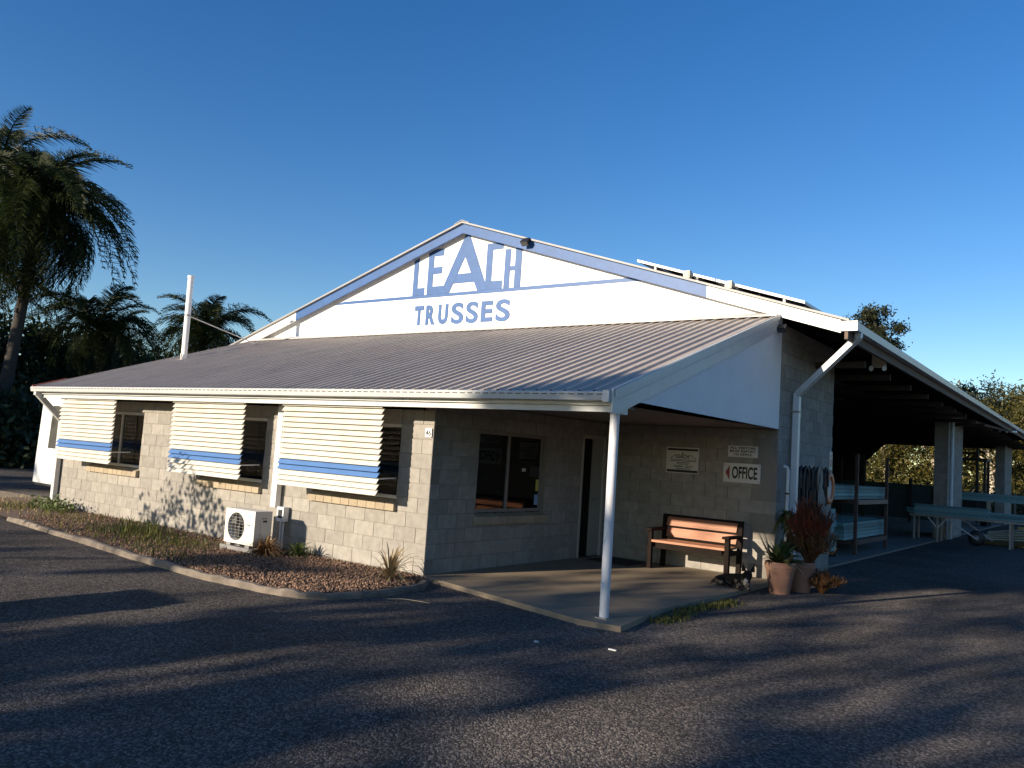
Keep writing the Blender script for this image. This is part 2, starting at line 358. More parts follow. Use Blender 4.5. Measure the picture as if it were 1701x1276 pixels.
for par, c, s_, nrm in BLOCKS[300:]:
    rest.box(c.x-s_[0]/2, c.x+s_[0]/2, c.y-s_[1]/2, c.y+s_[1]/2, c.z-s_[2]/2, c.z+s_[2]/2)
rest.build('block', BLOCK, BL, kind='stuff')
# plain inner walls and linings (dark rooms)
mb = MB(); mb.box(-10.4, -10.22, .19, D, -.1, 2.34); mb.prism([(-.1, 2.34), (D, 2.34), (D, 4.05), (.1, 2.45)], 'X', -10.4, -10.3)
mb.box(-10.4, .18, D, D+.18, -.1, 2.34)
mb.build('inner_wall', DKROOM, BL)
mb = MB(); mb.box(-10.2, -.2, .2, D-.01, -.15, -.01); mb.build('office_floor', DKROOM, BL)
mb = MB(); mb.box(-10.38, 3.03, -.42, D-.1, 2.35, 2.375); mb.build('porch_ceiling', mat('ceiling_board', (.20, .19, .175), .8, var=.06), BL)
# windows in the front wall
def window(ax, face, out, a0, a1, z0, z1, mull, fm, depth=.07, fw_=.05, glassy=True, sill=True, blind=True):
    fr = MB(); y0, y1 = sorted((face-out*depth, face-out*(depth+.05)))
    def bx(m_, p0, p1, q0, q1, r0, r1):
        if ax == 'X': m_.box(p0, p1, r0, r1, q0, q1)
        else: m_.box(r0, r1, p0, p1, q0, q1)
    zb = z0+.15 if sill else z0
    for p in ((a0, a1, z1-fw_, z1), (a0, a1, zb, zb+fw_)): bx(fr, *p, y0, y1)
    for p in ((a0, a0+fw_), (a1-fw_, a1), (mull-fw_/2, mull+fw_/2)): bx(fr, p[0], p[1], zb+fw_+.001, z1-fw_-.001, y0, y1)
    f = fr.build('window', fm, BL)
    ym = (y0+y1)/2
    for p0, p1 in ((a0+fw_, mull-fw_/2), (mull+fw_/2, a1-fw_)):
        g = MB(); bx(g, p0+.001, p1-.001, zb+fw_+.001, z1-fw_-.001, ym-.003, ym+.003); g.build('pane', GLASS, f)
    if blind:
        b = MB(); x = a0+.06; yy = face-out*(depth+.12)
        while x < a1-.1:
            if ax == 'X': b.bar((x+.05, yy, zb+.03), (x+.05, yy, z1-.03), .10, .004, (math.sin(.5), math.cos(.5), 0))
            else: b.bar((yy, x+.05, zb+.03), (yy, x+.05, z1-.03), .10, .004, (math.cos(.5), math.sin(.5), 0))
            x += .105
        b.build('vertical_blind', BLIND, f)
    if sill:
        sm_ = MB()
        if ax == 'X': sm_.prism([(face+.06, z0+.01), (face-.055, z0+.0), (face-.055, z0+.09), (face+.06, z0+.13)], 'X', a0+.005, a1-.005)
        else: sm_.prism([(face-.06, z0+.01), (face+.055, z0+.0), (face+.055, z0+.09), (face-.06, z0+.13)], 'Y', a0+.005, a1-.005)
        S = sm_.build('window_sill', MORTAR, BL)
        nb = max(6, round((a1-a0)/.17)); wd = (a1-a0+.06)/nb
        m0 = None
        for i in range(nb):
            c = a0-.03+wd*(i+.5)
            if m0 is None:
                q = MB(); e = wd/2-.004
                pr_ = [(.05, .004), (-.066, -.006), (-.066, .10), (.05, .142)]
                if ax == 'X': q.prism([(y_, z_) for y_, z_ in pr_], 'X', -e, e)
                else: q.prism([(-y_, z_) for y_, z_ in pr_], 'Y', -e, e)
                o = q.build('brick', SILL, S); m0 = o.data
            else:
                o = bpy.data.objects.new('brick', m0); COL.objects.link(o); o.parent = S
            o.location = (c, face, z0) if ax == 'X' else (face, c, z0)
    return f
for a, b in WIN: window('X', 0, -1, a, b, .8, 2.0, a+(b-a)*.5, ALU)
pw = window('Y', 0, 1, 1.0, 2.74, .65, 2.0, 1.82, BROWNF, blind=False)
# stickers inside porch window, paper stuck on the wall
for (y0, y1, z0, z1, m_) in ((2.6, 2.68, 1.12, 1.3, mat('yellow_sticker', (.55, .5, .12))), (2.58, 2.68, .9, 1.06, mat('blue_sticker', (.25, .4, .6))), (2.2, 2.3, 1.42, 1.47, LGREY), (2.4, 2.66, 1.34, 1.5, BLACK)):
    q = MB(); q.box(-.085, -.082, y0, y1, z0, z1); q.build('sticker', m_, pw)
q = MB()  # pale slats added to stand in for the reflection in the porch window
for i in range(17): q.bar((-.30+.012*(i % 2), 1.02+.1*i, .72), (-.30+.012*(i % 2), 1.02+.1*i, 1.97), .098, .004, (1, .25, 0))
q.build('reflection_slats', mat('reflection_beige', (.36, .31, .27), .9, var=.12, rnd=.1), pw)
# lining of the office seen through the panes
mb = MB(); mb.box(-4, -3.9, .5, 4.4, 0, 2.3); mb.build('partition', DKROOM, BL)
# door: frame, open leaf
DF = MB(); DF.box(-.17, .012, 3.82, 3.87, 0, 2.1); DF.box(-.17, .012, 4.57, 4.62, 0, 2.1); DF.box(-.17, .012, 3.871, 4.569, 2.04, 2.1)
df = DF.build('door_frame', mat('door_frame_paint', (.45, .42, .36), .6, var=.06), BL)
q = MB(); q.box(-.065, -.025, 4.25, 4.568, .01, 2.035); lf = q.build('door_leaf', mat('cream_door', (.34, .32, .27), .6, var=.05), df)
q = MB(); q.tube([(-.025, 4.29, 1.0), (.02, 4.29, 1.0), (.02, 4.37, 1.0)], .012); q.build('door_handle', STEEL, lf)
# lean-to roof: ribbed sheet
E0 = Vector((0, -.60, 2.405)); E1 = Vector((0, 4.60, 4.155)); sl = (E1-E0).normalized(); nr = Vector((0, -sl.z, sl.y))
prof = []; x = -10.5; pit = .19
while x < 3.06:
    prof += [(x, 0), (x+.018, .030), (x+.044, .030), (x+.062, 0)]; x += pit
prof.append((3.075, 0))
mb = MB(); n = len(prof)
vs = [Vector((px, 0, 0))+E0+nr*h_ for px, h_ in prof] + [Vector((px, 0, 0))+E1+nr*h_ for px, h_ in prof]
mb.add(vs, [(i, i+1, n+i+1, n+i) for i in range(n-1)])
lr = mb.build('lean_to_roof', ROOF, BL, fixn=False)
mb = MB()
for i in range(72):
    xx = -10.5+pit*i+.031
    for t in (.06, 1.3, 2.5, 3.7, 4.95):
        p = E0+sl*t+nr*.034; mb.add([(xx+dx*.009, p.y+dy*.009, p.z+.35*dy*.009+.004) for dx, dy in ((-1,-1),(1,-1),(1,1),(-1,1))], [(0,1,2,3)])
mb.build('roof_screw', STEEL, lr, kind='stuff')
mb = MB(); mb.prism([(4.36, 4.115), (4.36, 4.125), (4.58, 4.215), (4.605, 4.215), (4.605, 4.165)], 'X', -10.5, 3.08); mb.build('flashing', mat('grey_flashing', (.55, .53, .5), .5, var=.1), BL)
# rake trim + triangular panel + beams
mb = MB(); mb.prism([(-.66, 2.44), (-.66, 2.18), (-.54, 2.18), (4.6, 3.93), (4.6, 4.19)], 'X', 3.078, 3.10); rk = mb.build('rake_board', TRIM, BL)
mb = MB(); mb.prism([(-.62, 2.44), (-.62, 2.36), (4.6, 4.12), (4.6, 4.2)], 'X', 3.101, 3.116); mb.prism([(-.6, 2.32), (-.6, 2.305), (4.6, 4.055), (4.6, 4.07)], 'X', 3.101, 3.106); mb.build('barge_cap', TRIM, rk)
mb = MB(); mb.prism([(-.23, 2.35), (D-.03, 2.35), (D-.03, 3.95), (-.23, 2.285+.0)], 'X', 3.072, 3.0775)
mb.prism([(-.23, 2.352), (D-.03, 2.352), (D-.03, 3.953)], 'X', 3.05, 3.071); mb.build('gable_infill_panel', mat('infill_sheet', (.78, .78, .79), .6, var=.04, scale=2, dirt=(.6, .6, .6), dirt_amt=.25), BL)
mb = MB(); mb.box(-10.38, 3.03, -.53, -.46, 2.20, 2.30); mb.build('eave_beam', TRIM, BL)
mb = MB(); mb.box(2.93, 3.045, -.44, -.22, 2.19, 2.345); mb.build('beam_end', TRIM, BL)
mb = MB(); mb.box(-10.38, 3.02, -.455, -.012, 2.262, 2.28); mb.build('soffit', mat('soffit_board', (.30, .27, .24), .8, var=.08), BL)
mb = MB(); mb.box(-10.4, 3.03, -.57, -.54, 2.27, 2.40); mb.build('fascia', TRIM, BL)
gp = [(-.575, 2.395), (-.59, 2.395), (-.69, 2.41), (-.70, 2.40), (-.695, 2.36), (-.685, 2.315), (-.575, 2.305)]
mb = MB(); mb.prism(gp, 'X', -10.5, 3.076); gut = mb.build('gutter', mat('gutter_paint', (.52, .52, .50), .4, var=.07), BL)
mb = MB(); x = -10.4
while x < 3.0: mb.box(x, x+.075, -.705, -.69, 2.372, 2.382); x += .12
mb.build('overflow_slot', mat('slot_shadow_grey', (.10, .10, .10), .6), gut, kind='stuff')
mb = MB(); mb.box(3.0, 3.077, -.715, -.575, 2.295, 2.42); mb.build('gutter_end', TRIM, gut)
mb = MB(); mb.prism([(-.66, 2.44), (-.66, 2.40), (.0, 2.62), (.0, 2.66)], 'X', -10.53, -10.5); mb.build('end_cap', mat('red_cap', (.30, .08, .06), .6), BL)
# porch post
mb = MB(); mb.tube([(3.0, -.42, .0), (3.0, -.42, 2.2)], .052, 16); po = mb.build('porch_post', mat('post_paint', (.66, .66, .68), .4, var=.08, dirt=(.35, .2, .12), dirt_amt=.35), BL)
mb = MB(); mb.box(2.93, 3.07, -.49, -.35, .0, .012); mb.build('base_plate', STEEL, po)
# front wall downpipes
mb = MB(); mb.box(-10.40, -10.29, -.12, -.03, -.05, 1.78); mb.build('downpipe', TRIM, BL)
mb = MB(); mb.bar((-10.345, -.62, 2.28), (-10.345, -.075, 1.76), .10, .085, (1, 0, 0)); mb.box(-10.395, -10.295, -.67, -.58, 2.24, 2.31); mb.build('downpipe_offset', TRIM, BL)
mb = MB(); mb.box(-3.17, -3.05, -.13, -.035, .62, 2.2); mb.build('downpipe', WHITE, BL)
# gable wall (white cladding) and lettering
AX, AZ, SLP = -3.62, 6.41, .311
rz = lambda X: AZ - SLP*abs(X-AX)
mb = MB(); mb.prism([(-10.9, 3.9), (3.06, 3.9), (3.06, rz(3.06)-.03), (AX, AZ-.03), (-10.9, rz(-10.9)-.03)], 'Y', 4.61, 4.66)
gw = mb.build('gable_wall', GWHITE, BL)
mb = MB(); mb.box(-5.81, -5.795, 4.6065, 4.6095, 4.21, 4.4); mb.box(-.6, -.59, 4.6065, 4.6095, 4.21, 4.5); mb.build('sheet_joint', LGREY, gw)
mb = MB(); mb.box(.19, XR-.003, D+.0, D+.15, 2.345, 3.9); mb.build('upper_wall', MORTAR, BL)
def slope_board(name, xa, xb, m_, y0=4.46, y1=4.50, dz=.205, top=0.):
    q = MB(); q.prism([(xa, rz(xa)-dz), (xb, rz(xb)-dz), (xb, rz(xb)-top), (xa, rz(xa)-top)], 'Y', y0, y1); return q.build(name, m_, BL)
slope_board('barge_board', -11.3, -8.82, WHITE); slope_board('barge_board', -8.819, AX, BLUE); slope_board('barge_board', AX+.001, 1.85, BLUE); slope_board('barge_board', 1.851, 4.03, WHITE)
def letter(ch, polys, y0, y1=4.612, m_=BLUE):
    q = MB()
    for p in polys: q.prism(p, 'Y', y0, y1)
    return q.build('letter', m_, gw, label='painted blue letter '+ch)
def rect(a, b, c, d): return [(a, c), (b, c), (b, d), (a, d)]
z0 = 4.992
letter('L', [[(-5.08, z0), (-4.73, z0), (-4.73, 5.15), (-4.94, 5.15), (-4.94, 5.82), (-5.08, 5.77)]], 4.600)
letter('E', [[(-4.66, z0), (-4.19, z0), (-4.19, 5.16), (-4.5, 5.16), (-4.5, 5.43), (-4.25, 5.43), (-4.25, 5.58), (-4.5, 5.58), (-4.5, 5.82), (-4.23, 5.82), (-4.23, 5.97), (-4.46, 5.97), (-4.66, 5.91)]], 4.601)
letter('A', [[(-4.26, z0), (-4.01, z0), (-3.63, 5.74), (-3.60, 6.22), (-3.65, 6.22)], [(-3.25, z0), (-2.98, z0), (-3.55, 6.22), (-3.60, 6.22), (-3.63, 5.74)], [(-3.918, 5.18), (-3.345, 5.18), (-3.445, 5.38), (-3.815, 5.38)]], 4.599)
letter('C', [[(-3.05, z0), (-2.61, z0), (-2.61, 5.16), (-2.89, 5.16), (-2.89, 5.81), (-2.63, 5.81), (-2.63, 5.95), (-3.05, 5.95)]], 4.602)
letter('H', [rect(-2.57, -2.43, z0, 5.79), rect(-2.31, -2.15, z0, 5.79), rect(-2.4295, -2.3105, 5.34, 5.43)], 4.600)
q = MB(); q.prism([(-7.6, 4.925), (.6, 4.915), (.26, 4.988), (-7.25, 4.99)], 'Y', 4.6, 4.612); q.build('painted_line', BLUE, gw)
tw = [('T', -4.98, -4.70), ('R', -4.63, -4.36), ('U', -4.27, -4.00), ('S', -3.90, -3.57), ('S', -3.50, -3.18), ('E', -3.10, -2.80), ('S', -2.72, -2.36)]
for i, (ch, a, b) in enumerate(tw):
    s_ = .0 if ch != 'S' else .012
    text_mesh(ch, a*1.0+.02 if i == 0 else a+.0, b, 4.325-s_, 4.755+s_, 4.609, .012, {'T': .05, 'R': .05, 'U': .05, 'E': .036}.get(ch, .028)).build('letter', BLUE, gw, label='painted blue letter '+ch)
# main roof
def roof_slab(name, xa, xb, m_):
    q = MB(); q.prism([(xa, rz(xa)), (xb, rz(xb)), (xb, rz(xb)+.035), (xa, rz(xa)+.035)], 'Y', 4.40, 40.0); return q.build(name, m_, BL)
roof_slab('main_roof', AX, 4.16, ROOFG); roof_slab('main_roof', -11.42, AX-.001, ROOFG)
mb = MB(); mb.prism([(AX-.2, rz(AX-.2)+.037), (AX, AZ+.05), (AX+.2, rz(AX-.2)+.037), (AX+.2, rz(AX+.2)+.05), (AX, AZ+.065), (AX-.2, rz(AX-.2)+.05)], 'Y', 4.39, 40.0); mb.build('ridge_cap', ROOFG, BL)
mb = MB()
for i in range(18): q_ = 6.5+1.9*i; mb.box(AX+.2, 3.9, q_, q_+.07, 3.55, 3.66); mb.bar((AX, q_+.035, AZ-.12), (4.1, q_+.035, rz(4.1)-.12), .07, .12)
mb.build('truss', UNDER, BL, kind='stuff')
mb = MB()
for i in range(8): X = -2.9+.95*i; mb.box(X, X+.07, 4.7, 39.9, rz(X)-.1, rz(X)-.02)
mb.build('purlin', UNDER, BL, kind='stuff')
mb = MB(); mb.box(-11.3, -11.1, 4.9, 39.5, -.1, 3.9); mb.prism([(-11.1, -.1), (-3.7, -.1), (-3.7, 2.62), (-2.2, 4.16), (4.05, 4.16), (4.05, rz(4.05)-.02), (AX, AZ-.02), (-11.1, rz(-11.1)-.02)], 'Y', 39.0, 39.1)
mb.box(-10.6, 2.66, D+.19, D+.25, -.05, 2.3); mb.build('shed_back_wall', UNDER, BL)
mb = MB(); mb.box(4.10, 4.15, 4.41, 39.9, 3.72, rz(4.12)-.01); mb.build('fascia', FASCIA, BL)
mb = MB(); mb.prism([(4.155, 3.965), (4.155, 3.86), (4.27, 3.86), (4.285, 3.97), (4.275, 3.975), (4.26, 3.885), (4.17, 3.885)], 'Y', 4.40, 39.95); mb.build('gutter', mat('shed_gutter', (.60, .60, .62), .4, var=.08), BL)
mb = MB(); mb.box(4.04, 4.29, 4.385, 4.399, 3.84, 3.99); mb.build('gutter_end', WHITE, BL)
mb = MB(); mb.bar((4.22, 4.75, 3.80), (3.16, 5.28, 2.96), .085, .10, (0, 0, 1)); mb.box(4.175, 4.265, 4.70, 4.80, 3.78, 3.87); mb.build('downpipe_offset', PVC, BL)
mb = MB(); mb.box(3.11, 3.205, 5.235, 5.335, -.05, 2.98); dp = mb.build('downpipe', PVC, BL)
mb = MB(); mb.box(3.075, 3.215, 5.225, 5.345, 2.66, 2.69); mb.build('pipe_clip', STEEL, dp)
mb = MB(); mb.tube([(3.11, 4.86, 1.78), (3.16, 4.9, 1.76), (3.17, 4.92, 1.7), (3.17, 4.92, .0)], .026, 8); cn = mb.build('conduit', PVC, BL)
mb = MB(); mb.box(3.14, 3.2, 4.89, 4.95, 1.33, 1.36); mb.build('conduit_clip', BLACK, cn)
mb = MB(); mb.tube([(4.2, 28.0, 3.86), (4.2, 28.0, 3.78), (4.12, 27.4, 3.76), (3.3, 20.55, 3.74), (3.22, 20.2, 3.72), (3.22, 20.2, 0)], .05, 8); mb.build('downpipe', PVC, BL)
mb = MB(); mb.box(3.08, 3.12, 20.9, 20.98, 0, 3.9); mb.box(3.08, 3.11, 21.4, 21.45, 0, 3.9); mb.build('conduit', STEEL, BL)

# ------------------------------------------------------------------ louvred awnings
AWY = -.45
slat_me = {}
def awning(x0, x1, label):
    A_ = empty('louvred_awning', ((x0+x1)/2, AWY, 1.0), label, 'awning', 'louvred awnings along the office front')
    L_ = x1-x0
    for i in range(16):
        z = 2.215-.078*i; blue = i in (11, 12)
        key = (round(L_, 2), blue)
        if key not in slat_me:
            q = MB(); a = .055
            q.prism([(-.028, -.039), (-.032, -.036), (.026, .039), (.030, .036)], 'X', -L_/2, L_/2)
            o = q.build('slat', LBLUE if blue else CREAM, A_); slat_me[key] = o.data
            # mesh built about the origin: undo the parent offset
            for v in o.data.vertices: v.co += A_.location
        else:
            o = bpy.data.objects.new('slat', slat_me[key]); COL.objects.link(o); o.parent = A_
        o.location = (R_.uniform(-.006, .006), 0, z-1.0); o.rotation_euler = (R_.uniform(-.03, .03), R_.uniform(-.0025, .0025), 0)
    for xx in (x0+.08, (x0+x1)/2, x1-.08):
        q = MB(); q.box(xx-.012, xx+.012, AWY+.035, AWY+.05, 1.03, 2.21); q.build('rail', ALU, A_)
    for xx in (x0+.12, x1-.12):
        q = MB(); q.bar((xx, AWY+.051, 1.22), (xx, -.005, 1.24), .018, .018); q.build('stay', ALU, A_)
    return A_
awning(-9.62, -7.52, 'stained cream louvred awning with blue band beside the left corner downpipe')
awning(-5.58, -3.58, 'cream louvred awning with blue band above the air conditioner')
awning(-2.64, -.53, 'cream louvred awning with blue band nearest the house number')

# ------------------------------------------------------------------ wall signs
def sign(name, label, x0, x1, z0, z1, y=D-.03, m_=None):
    S = empty(name, ((x0+x1)/2, y, z0), label, 'sign')
    q = MB(); q.box(x0, x1, y-.004, y+.018, z0, z1); q.build('panel', m_ or WHITE, S); return S
SGW = mat('sign_white', (.62, .60, .56), .5, var=.05)
INK = mat('sign_black', (.012, .012, .014), .5, var=.05)
RED = mat('sign_red', (.28, .03, .03), .5)
S = sign('company_sign', 'white company sign with gable logo and phone number, left of the office sign', 1.17, 1.76, 1.55, 1.985, m_=SGW); yy = D-.0345
q = MB(); q.box(1.19, 1.745, yy-.002, yy, 1.93, 1.965); q.build('bar', INK, S); q = MB(); q.box(1.19, 1.745, yy-.002, yy, 1.565, 1.605); q.build('bar', INK, S)
text_mesh('LEACH', 1.35, 1.585, 1.80, 1.865, yy, .002, .02).build('lettering', INK, S)
q = MB(); q.prism([(1.45, 1.865), (1.485, 1.865), (1.47, 1.91)], 'Y', yy-.002, yy); q.prism([(1.24, 1.80), (1.25, 1.795), (1.36, 1.86), (1.355, 1.866)], 'Y', yy-.002, yy); q.prism([(1.60, 1.86), (1.605, 1.867), (1.72, 1.795), (1.71, 1.79)], 'Y', yy-.002, yy)
q.box(1.24, 1.72, yy-.002, yy, 1.775, 1.781); q.box(1.24, 1.72, yy-.002, yy, 1.752, 1.762); q.box(1.36, 1.60, yy-.002, yy, 1.722, 1.732); q.box(1.37, 1.58, yy-.002, yy, 1.70, 1.708); q.box(1.36, 1.62, yy-.002, yy, 1.620, 1.63); q.build('printed_lines', INK, S)
text_mesh('5494 1077', 1.32, 1.66, 1.645, 1.682, yy, .002, .015).build('lettering', INK, S)
S = sign('visitor_sign', 'small white sign saying all visitors must report to office', 2.265, 2.76, 1.875, 2.06, m_=SGW)
for i, t in enumerate(('ALL VISITORS', 'MUST REPORT', 'TO OFFICE')):
    a = .215-.0 if i < 2 else .15
    text_mesh(t, 2.512-a, 2.512+a, 2.005-.053*i, 2.043-.053*i, yy, .002, .022).build('lettering', INK, S)
S = sign('office_sign', 'white office sign with red arrow pointing left above the bench', 2.2, 2.815, 1.465, 1.775, m_=SGW)
text_mesh('OFFICE', 2.345, 2.765, 1.525, 1.725, yy, .002, .03).build('lettering', INK, S)
q = MB(); q.prism([(2.235, 1.62), (2.305, 1.50), (2.305, 1.74)], 'Y', yy-.002, yy); q.build('arrow', RED, S)
q = MB(); [q.box(a-.008, a+.008, yy-.003, yy, b-.008, b+.008) for a in (2.225, 2.79) for b in (1.49, 1.75)]; q.build('screws', STEEL, S)
S = sign('house_number', 'small white house number 46 plate on the sunlit wall corner', -.135, -.02, 1.83, 1.95, y=-.02, m_=WHITE)
text_mesh('46', -.125, -.03, 1.85, 1.93, -.0245, .002, .012).build('lettering', INK, S)
S = empty('extinguisher_sign', (3.08, 7.62, 1.78), 'narrow white fire extinguisher sign at the end of the side wall', 'sign')
q = MB(); q.box(3.072, 3.085, 7.53, 7.70, 1.78, 2.12); q.build('panel', SGW, S)
q = MB(); q.box(3.0855, 3.088, 7.58, 7.65, 1.84, 1.98); q.box(3.0855, 3.088, 7.6, 7.63, 2.0, 2.06); q.build('symbol', RED, S)

# ------------------------------------------------------------------ bench, mat
B_ = empty('garden_bench', (1.95, 4.2, 0), 'dark framed timber bench with sunlit reddish planks against the sign wall', 'bench')
for z0_, z1_ in ((.50, .64), (.68, .82)):
    q = MB(); q.add([(1.36, 4.40+.0, z0_), (2.56, 4.40, z0_), (2.56, 4.45, z1_), (1.36, 4.45, z1_), (1.36, 4.44, z0_), (2.56, 4.44, z0_), (2.56, 4.49, z1_), (1.36, 4.49, z1_)], [(0,1,2,3),(5,4,7,6),(0,4,5,1),(3,2,6,7),(0,3,7,4),(1,5,6,2)]); q.build('back_plank', BENCHW, B_)
for y0_, y1_ in ((3.92, 4.07), (4.085, 4.235), (4.25, 4.39)):
    q = MB(); q.box(1.34, 2.58, y0_, y1_, .425, .46); q.build('seat_plank', BENCHW, B_)
q = MB(); q.box(1.40, 2.52, 3.95, 3.985, .33, .424); q.box(1.40, 2.52, 4.36, 4.395, .33, .424); q.build('seat_rail', BENCHD, B_)
for xx in (1.27, 2.57):
    q = MB(); q.box(xx, xx+.07, 3.92, 3.99, 0, .60); q.build('leg', BENCHD, B_)
    q = MB(); q.add([(xx, 4.40, 0), (xx+.07, 4.40, 0), (xx+.07, 4.47, 0), (xx, 4.47, 0), (xx, 4.455, .86), (xx+.07, 4.455, .86), (xx+.07, 4.52, .86), (xx, 4.52, .86)], [(0,3,2,1),(4,5,6,7),(0,1,5,4),(1,2,6,5),(2,3,7,6),(3,0,4,7)]); q.build('leg', BENCHD, B_)
    q = MB(); q.box(xx-.02, xx+.09, 3.86, 4.42, .601, .64); q.build('armrest', BENCHD, B_)
    q = MB(); q.box(xx+.015, xx+.055, 3.991, 4.41, .34, .41); q.build('side_rail', BENCHD, B_)
q = MB(); q.box(1.341, 2.569, 4.45, 4.49, .825, .86); q.build('top_rail', BENCHD, B_)
q = MB(); q.box(.25, 1.0, 3.75, 4.45, .002, .018); tag(q.build('door_mat', mat('mat_rubber', (.03, .028, .027), .9, var=.3, scale=30, bump=.5)), 'dark rubber door mat on the porch slab before the door', 'door mat')

# ------------------------------------------------------------------ air conditioner + electrical box
A_ = empty('air_conditioner', (-3.0, -.6, .06), 'cream outdoor air conditioner unit with round fan grille on the garden bed', 'air conditioner')
ACM = mat('ac_casing', (.66, .63, .56), .5, var=.05)
x0, x1, ya, yb, za, zb = -3.37, -2.66, -.76, -.46, .10, .60
q = MB(); fx, fz, fr = -3.10, .345, .205
# casing with a round fan opening in the front
n = 32; ring = [(fx+fr*math.cos(2*math.pi*k/n), ya, fz+fr*math.sin(2*math.pi*k/n)) for k in range(n)]
outer = []
for k in range(n):
    c_, s_ = math.cos(2*math.pi*k/n), math.sin(2*math.pi*k/n); t = min(((x1-fx) if c_ > 0 else (fx-x0))/max(abs(c_), 1e-6), ((zb-fz) if s_ > 0 else (fz-za))/max(abs(s_), 1e-6))
    outer.append((fx+t*c_, ya, fz+t*s_))
q.add(ring+outer, [(k, (k+1) % n, n+(k+1) % n, n+k) for k in range(n)])
for cx_, cz_ in ((x0, za), (x1, za), (x1, zb), (x0, zb)):
    best = sorted(range(n), key=lambda k: (outer[k][0]-cx_)**2+(outer[k][2]-cz_)**2)[:2]
    q.add([outer[best[0]], outer[best[1]], (cx_, ya, cz_)], [(0, 1, 2)])
q.add([(x0,ya,za),(x1,ya,za),(x1,yb,za),(x0,yb,za),(x0,ya,zb),(x1,ya,zb),(x1,yb,zb),(x0,yb,zb)], [(0,3,2,1),(4,5,6,7),(1,2,6,5),(2,3,7,6),(3,0,4,7)])
q.add(ring+[(p[0], ya+.09, p[2]) for p in ring], [(k, (k+1) % n, n+(k+1) % n, n+k) for k in range(n)]); q.add([(p[0], ya+.09, p[2]) for p in ring], [tuple(range(n))])
cs = q.build('casing', ACM, A_, fixn=False)
q = MB(); q.lathe((0, 0, 0), [(.001, 0), (.06, .01), (.06, .03)], 16)
q.v = [(fx+a, ya+.06-c, fz+b) for a, b, c in q.v]
for k in range(3):
    a = k*2.094+.4; q.add([(fx+.05*math.cos(a), ya+.05, fz+.05*math.sin(a)), (fx+.19*math.cos(a-.35), ya+.07, fz+.19*math.sin(a-.35)), (fx+.19*math.cos(a+.45), ya+.035, fz+.19*math.sin(a+.45))], [(0,1,2)])
q.build('fan', BLACK, A_)
q = MB()
for i in range(9):
    d_ = -.18+.045*i; hh = math.sqrt(max(.0001, fr**2-d_**2))
    q.box(fx-hh, fx+hh, ya-.012, ya-.007, fz+d_-.0016, fz+d_+.0016); 
    if i % 2 == 0: q.box(fx+d_-.0016, fx+d_+.0016, ya-.0065, ya-.002, fz-hh, fz+hh)
q.build('fan_grille', mat('grille_wire', (.30, .29, .27), .5), A_)
q = MB(); q.box(fx-.001, fx+.001, ya, ya, 0, 0) if False else q.add([(fx+fr*.99*math.cos(2*math.pi*k/n), ya+.085, fz+fr*.99*math.sin(2*math.pi*k/n)) for k in range(n)], [tuple(range(n))]); q.build('fan_recess', BLACK, A_)
q = MB(); q.prism([(-2.80, .53), (-2.75, .54), (-2.78, .47)], 'Y', ya-.003, ya-.0005); q.build('badge', mat('badge_cyan', (.15, .5, .6)), A_)
q = MB(); q.box(-2.84, -2.76, ya-.003, ya-.0005, .385, .40); q.build('badge', mat('badge_green', (.02, .14, .10)), A_)
q = MB(); q.box(x1+.0005, x1+.004, -.66, -.52, .2, .5); q.build('side_cover', ACM, A_)
q = MB(); q.box(x1+.0045, x1+.006, -.64, -.55, .49, .5); q.box(x1+.0045, x1+.007, -.62, -.55, .44, .47); q.build('handle_recess', BLACK, A_)
q = MB(); q.box(-3.4, -2.62, -.8, -.7, -.02, .06); q.box(-3.4, -2.62, -.54, -.44, -.02, .06); q.box(-3.3, -3.2, -.76, -.46, .061, .0995); q.box(-2.85, -2.75, -.76, -.46, .061, .0995); q.build('base_rail', STEEL, A_)
A_ = empty('isolator_box', (-2.9, -.1, 0), 'grey electrical isolator box with conduit beside the air conditioner', 'electrical box')
q = MB(); q.box(-2.99, -2.83, -.13, -.03, .42, .64); q.build('box', PVC, A_)
q = MB(); q.box(-2.95, -2.86, -.137, -.131, .47, .60); q.build('cover', BLACK, A_)
q = MB(); q.tube([(-2.94, -.07, .42), (-2.94, -.07, -.03)], .018, 8); q.tube([(-2.88, -.07, .42), (-2.87, -.08, .2), (-2.84, -.10, .0)], .012, 8); q.build('conduit', PVC, A_)

# ------------------------------------------------------------------ roof things: flue, solar, floodlights
A_ = empty('flue_pipe', (-9.66, 2.12, 3.3), 'tall white flue pipe rising from the lean-to roof', 'flue')
q = MB(); q.tube([(-9.66, 2.12, 3.2), (-9.70, 2.12, 5.2)], .066, 16); q.build('pipe', WHITE, A_)
q = MB(); q.tube([(-9.70, 2.12, 5.2), (-9.70, 2.12, 5.26)], .076, 16); q.build('cap', WHITE, A_)
q = MB(); q.tube([(-9.68, 2.12, 4.34), (-9.56, 3.92, 3.95)], .014, 6); q.tube([(-9.67, 2.12, 4.1), (-9.2, 2.5, 4.05)], .008, 6, True) if False else None; q.tube([(-9.62, 2.05, 3.25), (-9.62, 2.02, 3.45)], .02, 6); q.build('stay_rod', ALU, A_)
q = MB(); q.tube([(-9.68, 2.12, 4.32), (-9.68, 2.12, 4.36)], .072, 16); q.build('clamp', STEEL, A_)
SOLG = mat('solar_glass', (.01, .012, .03), .15, var=.1)
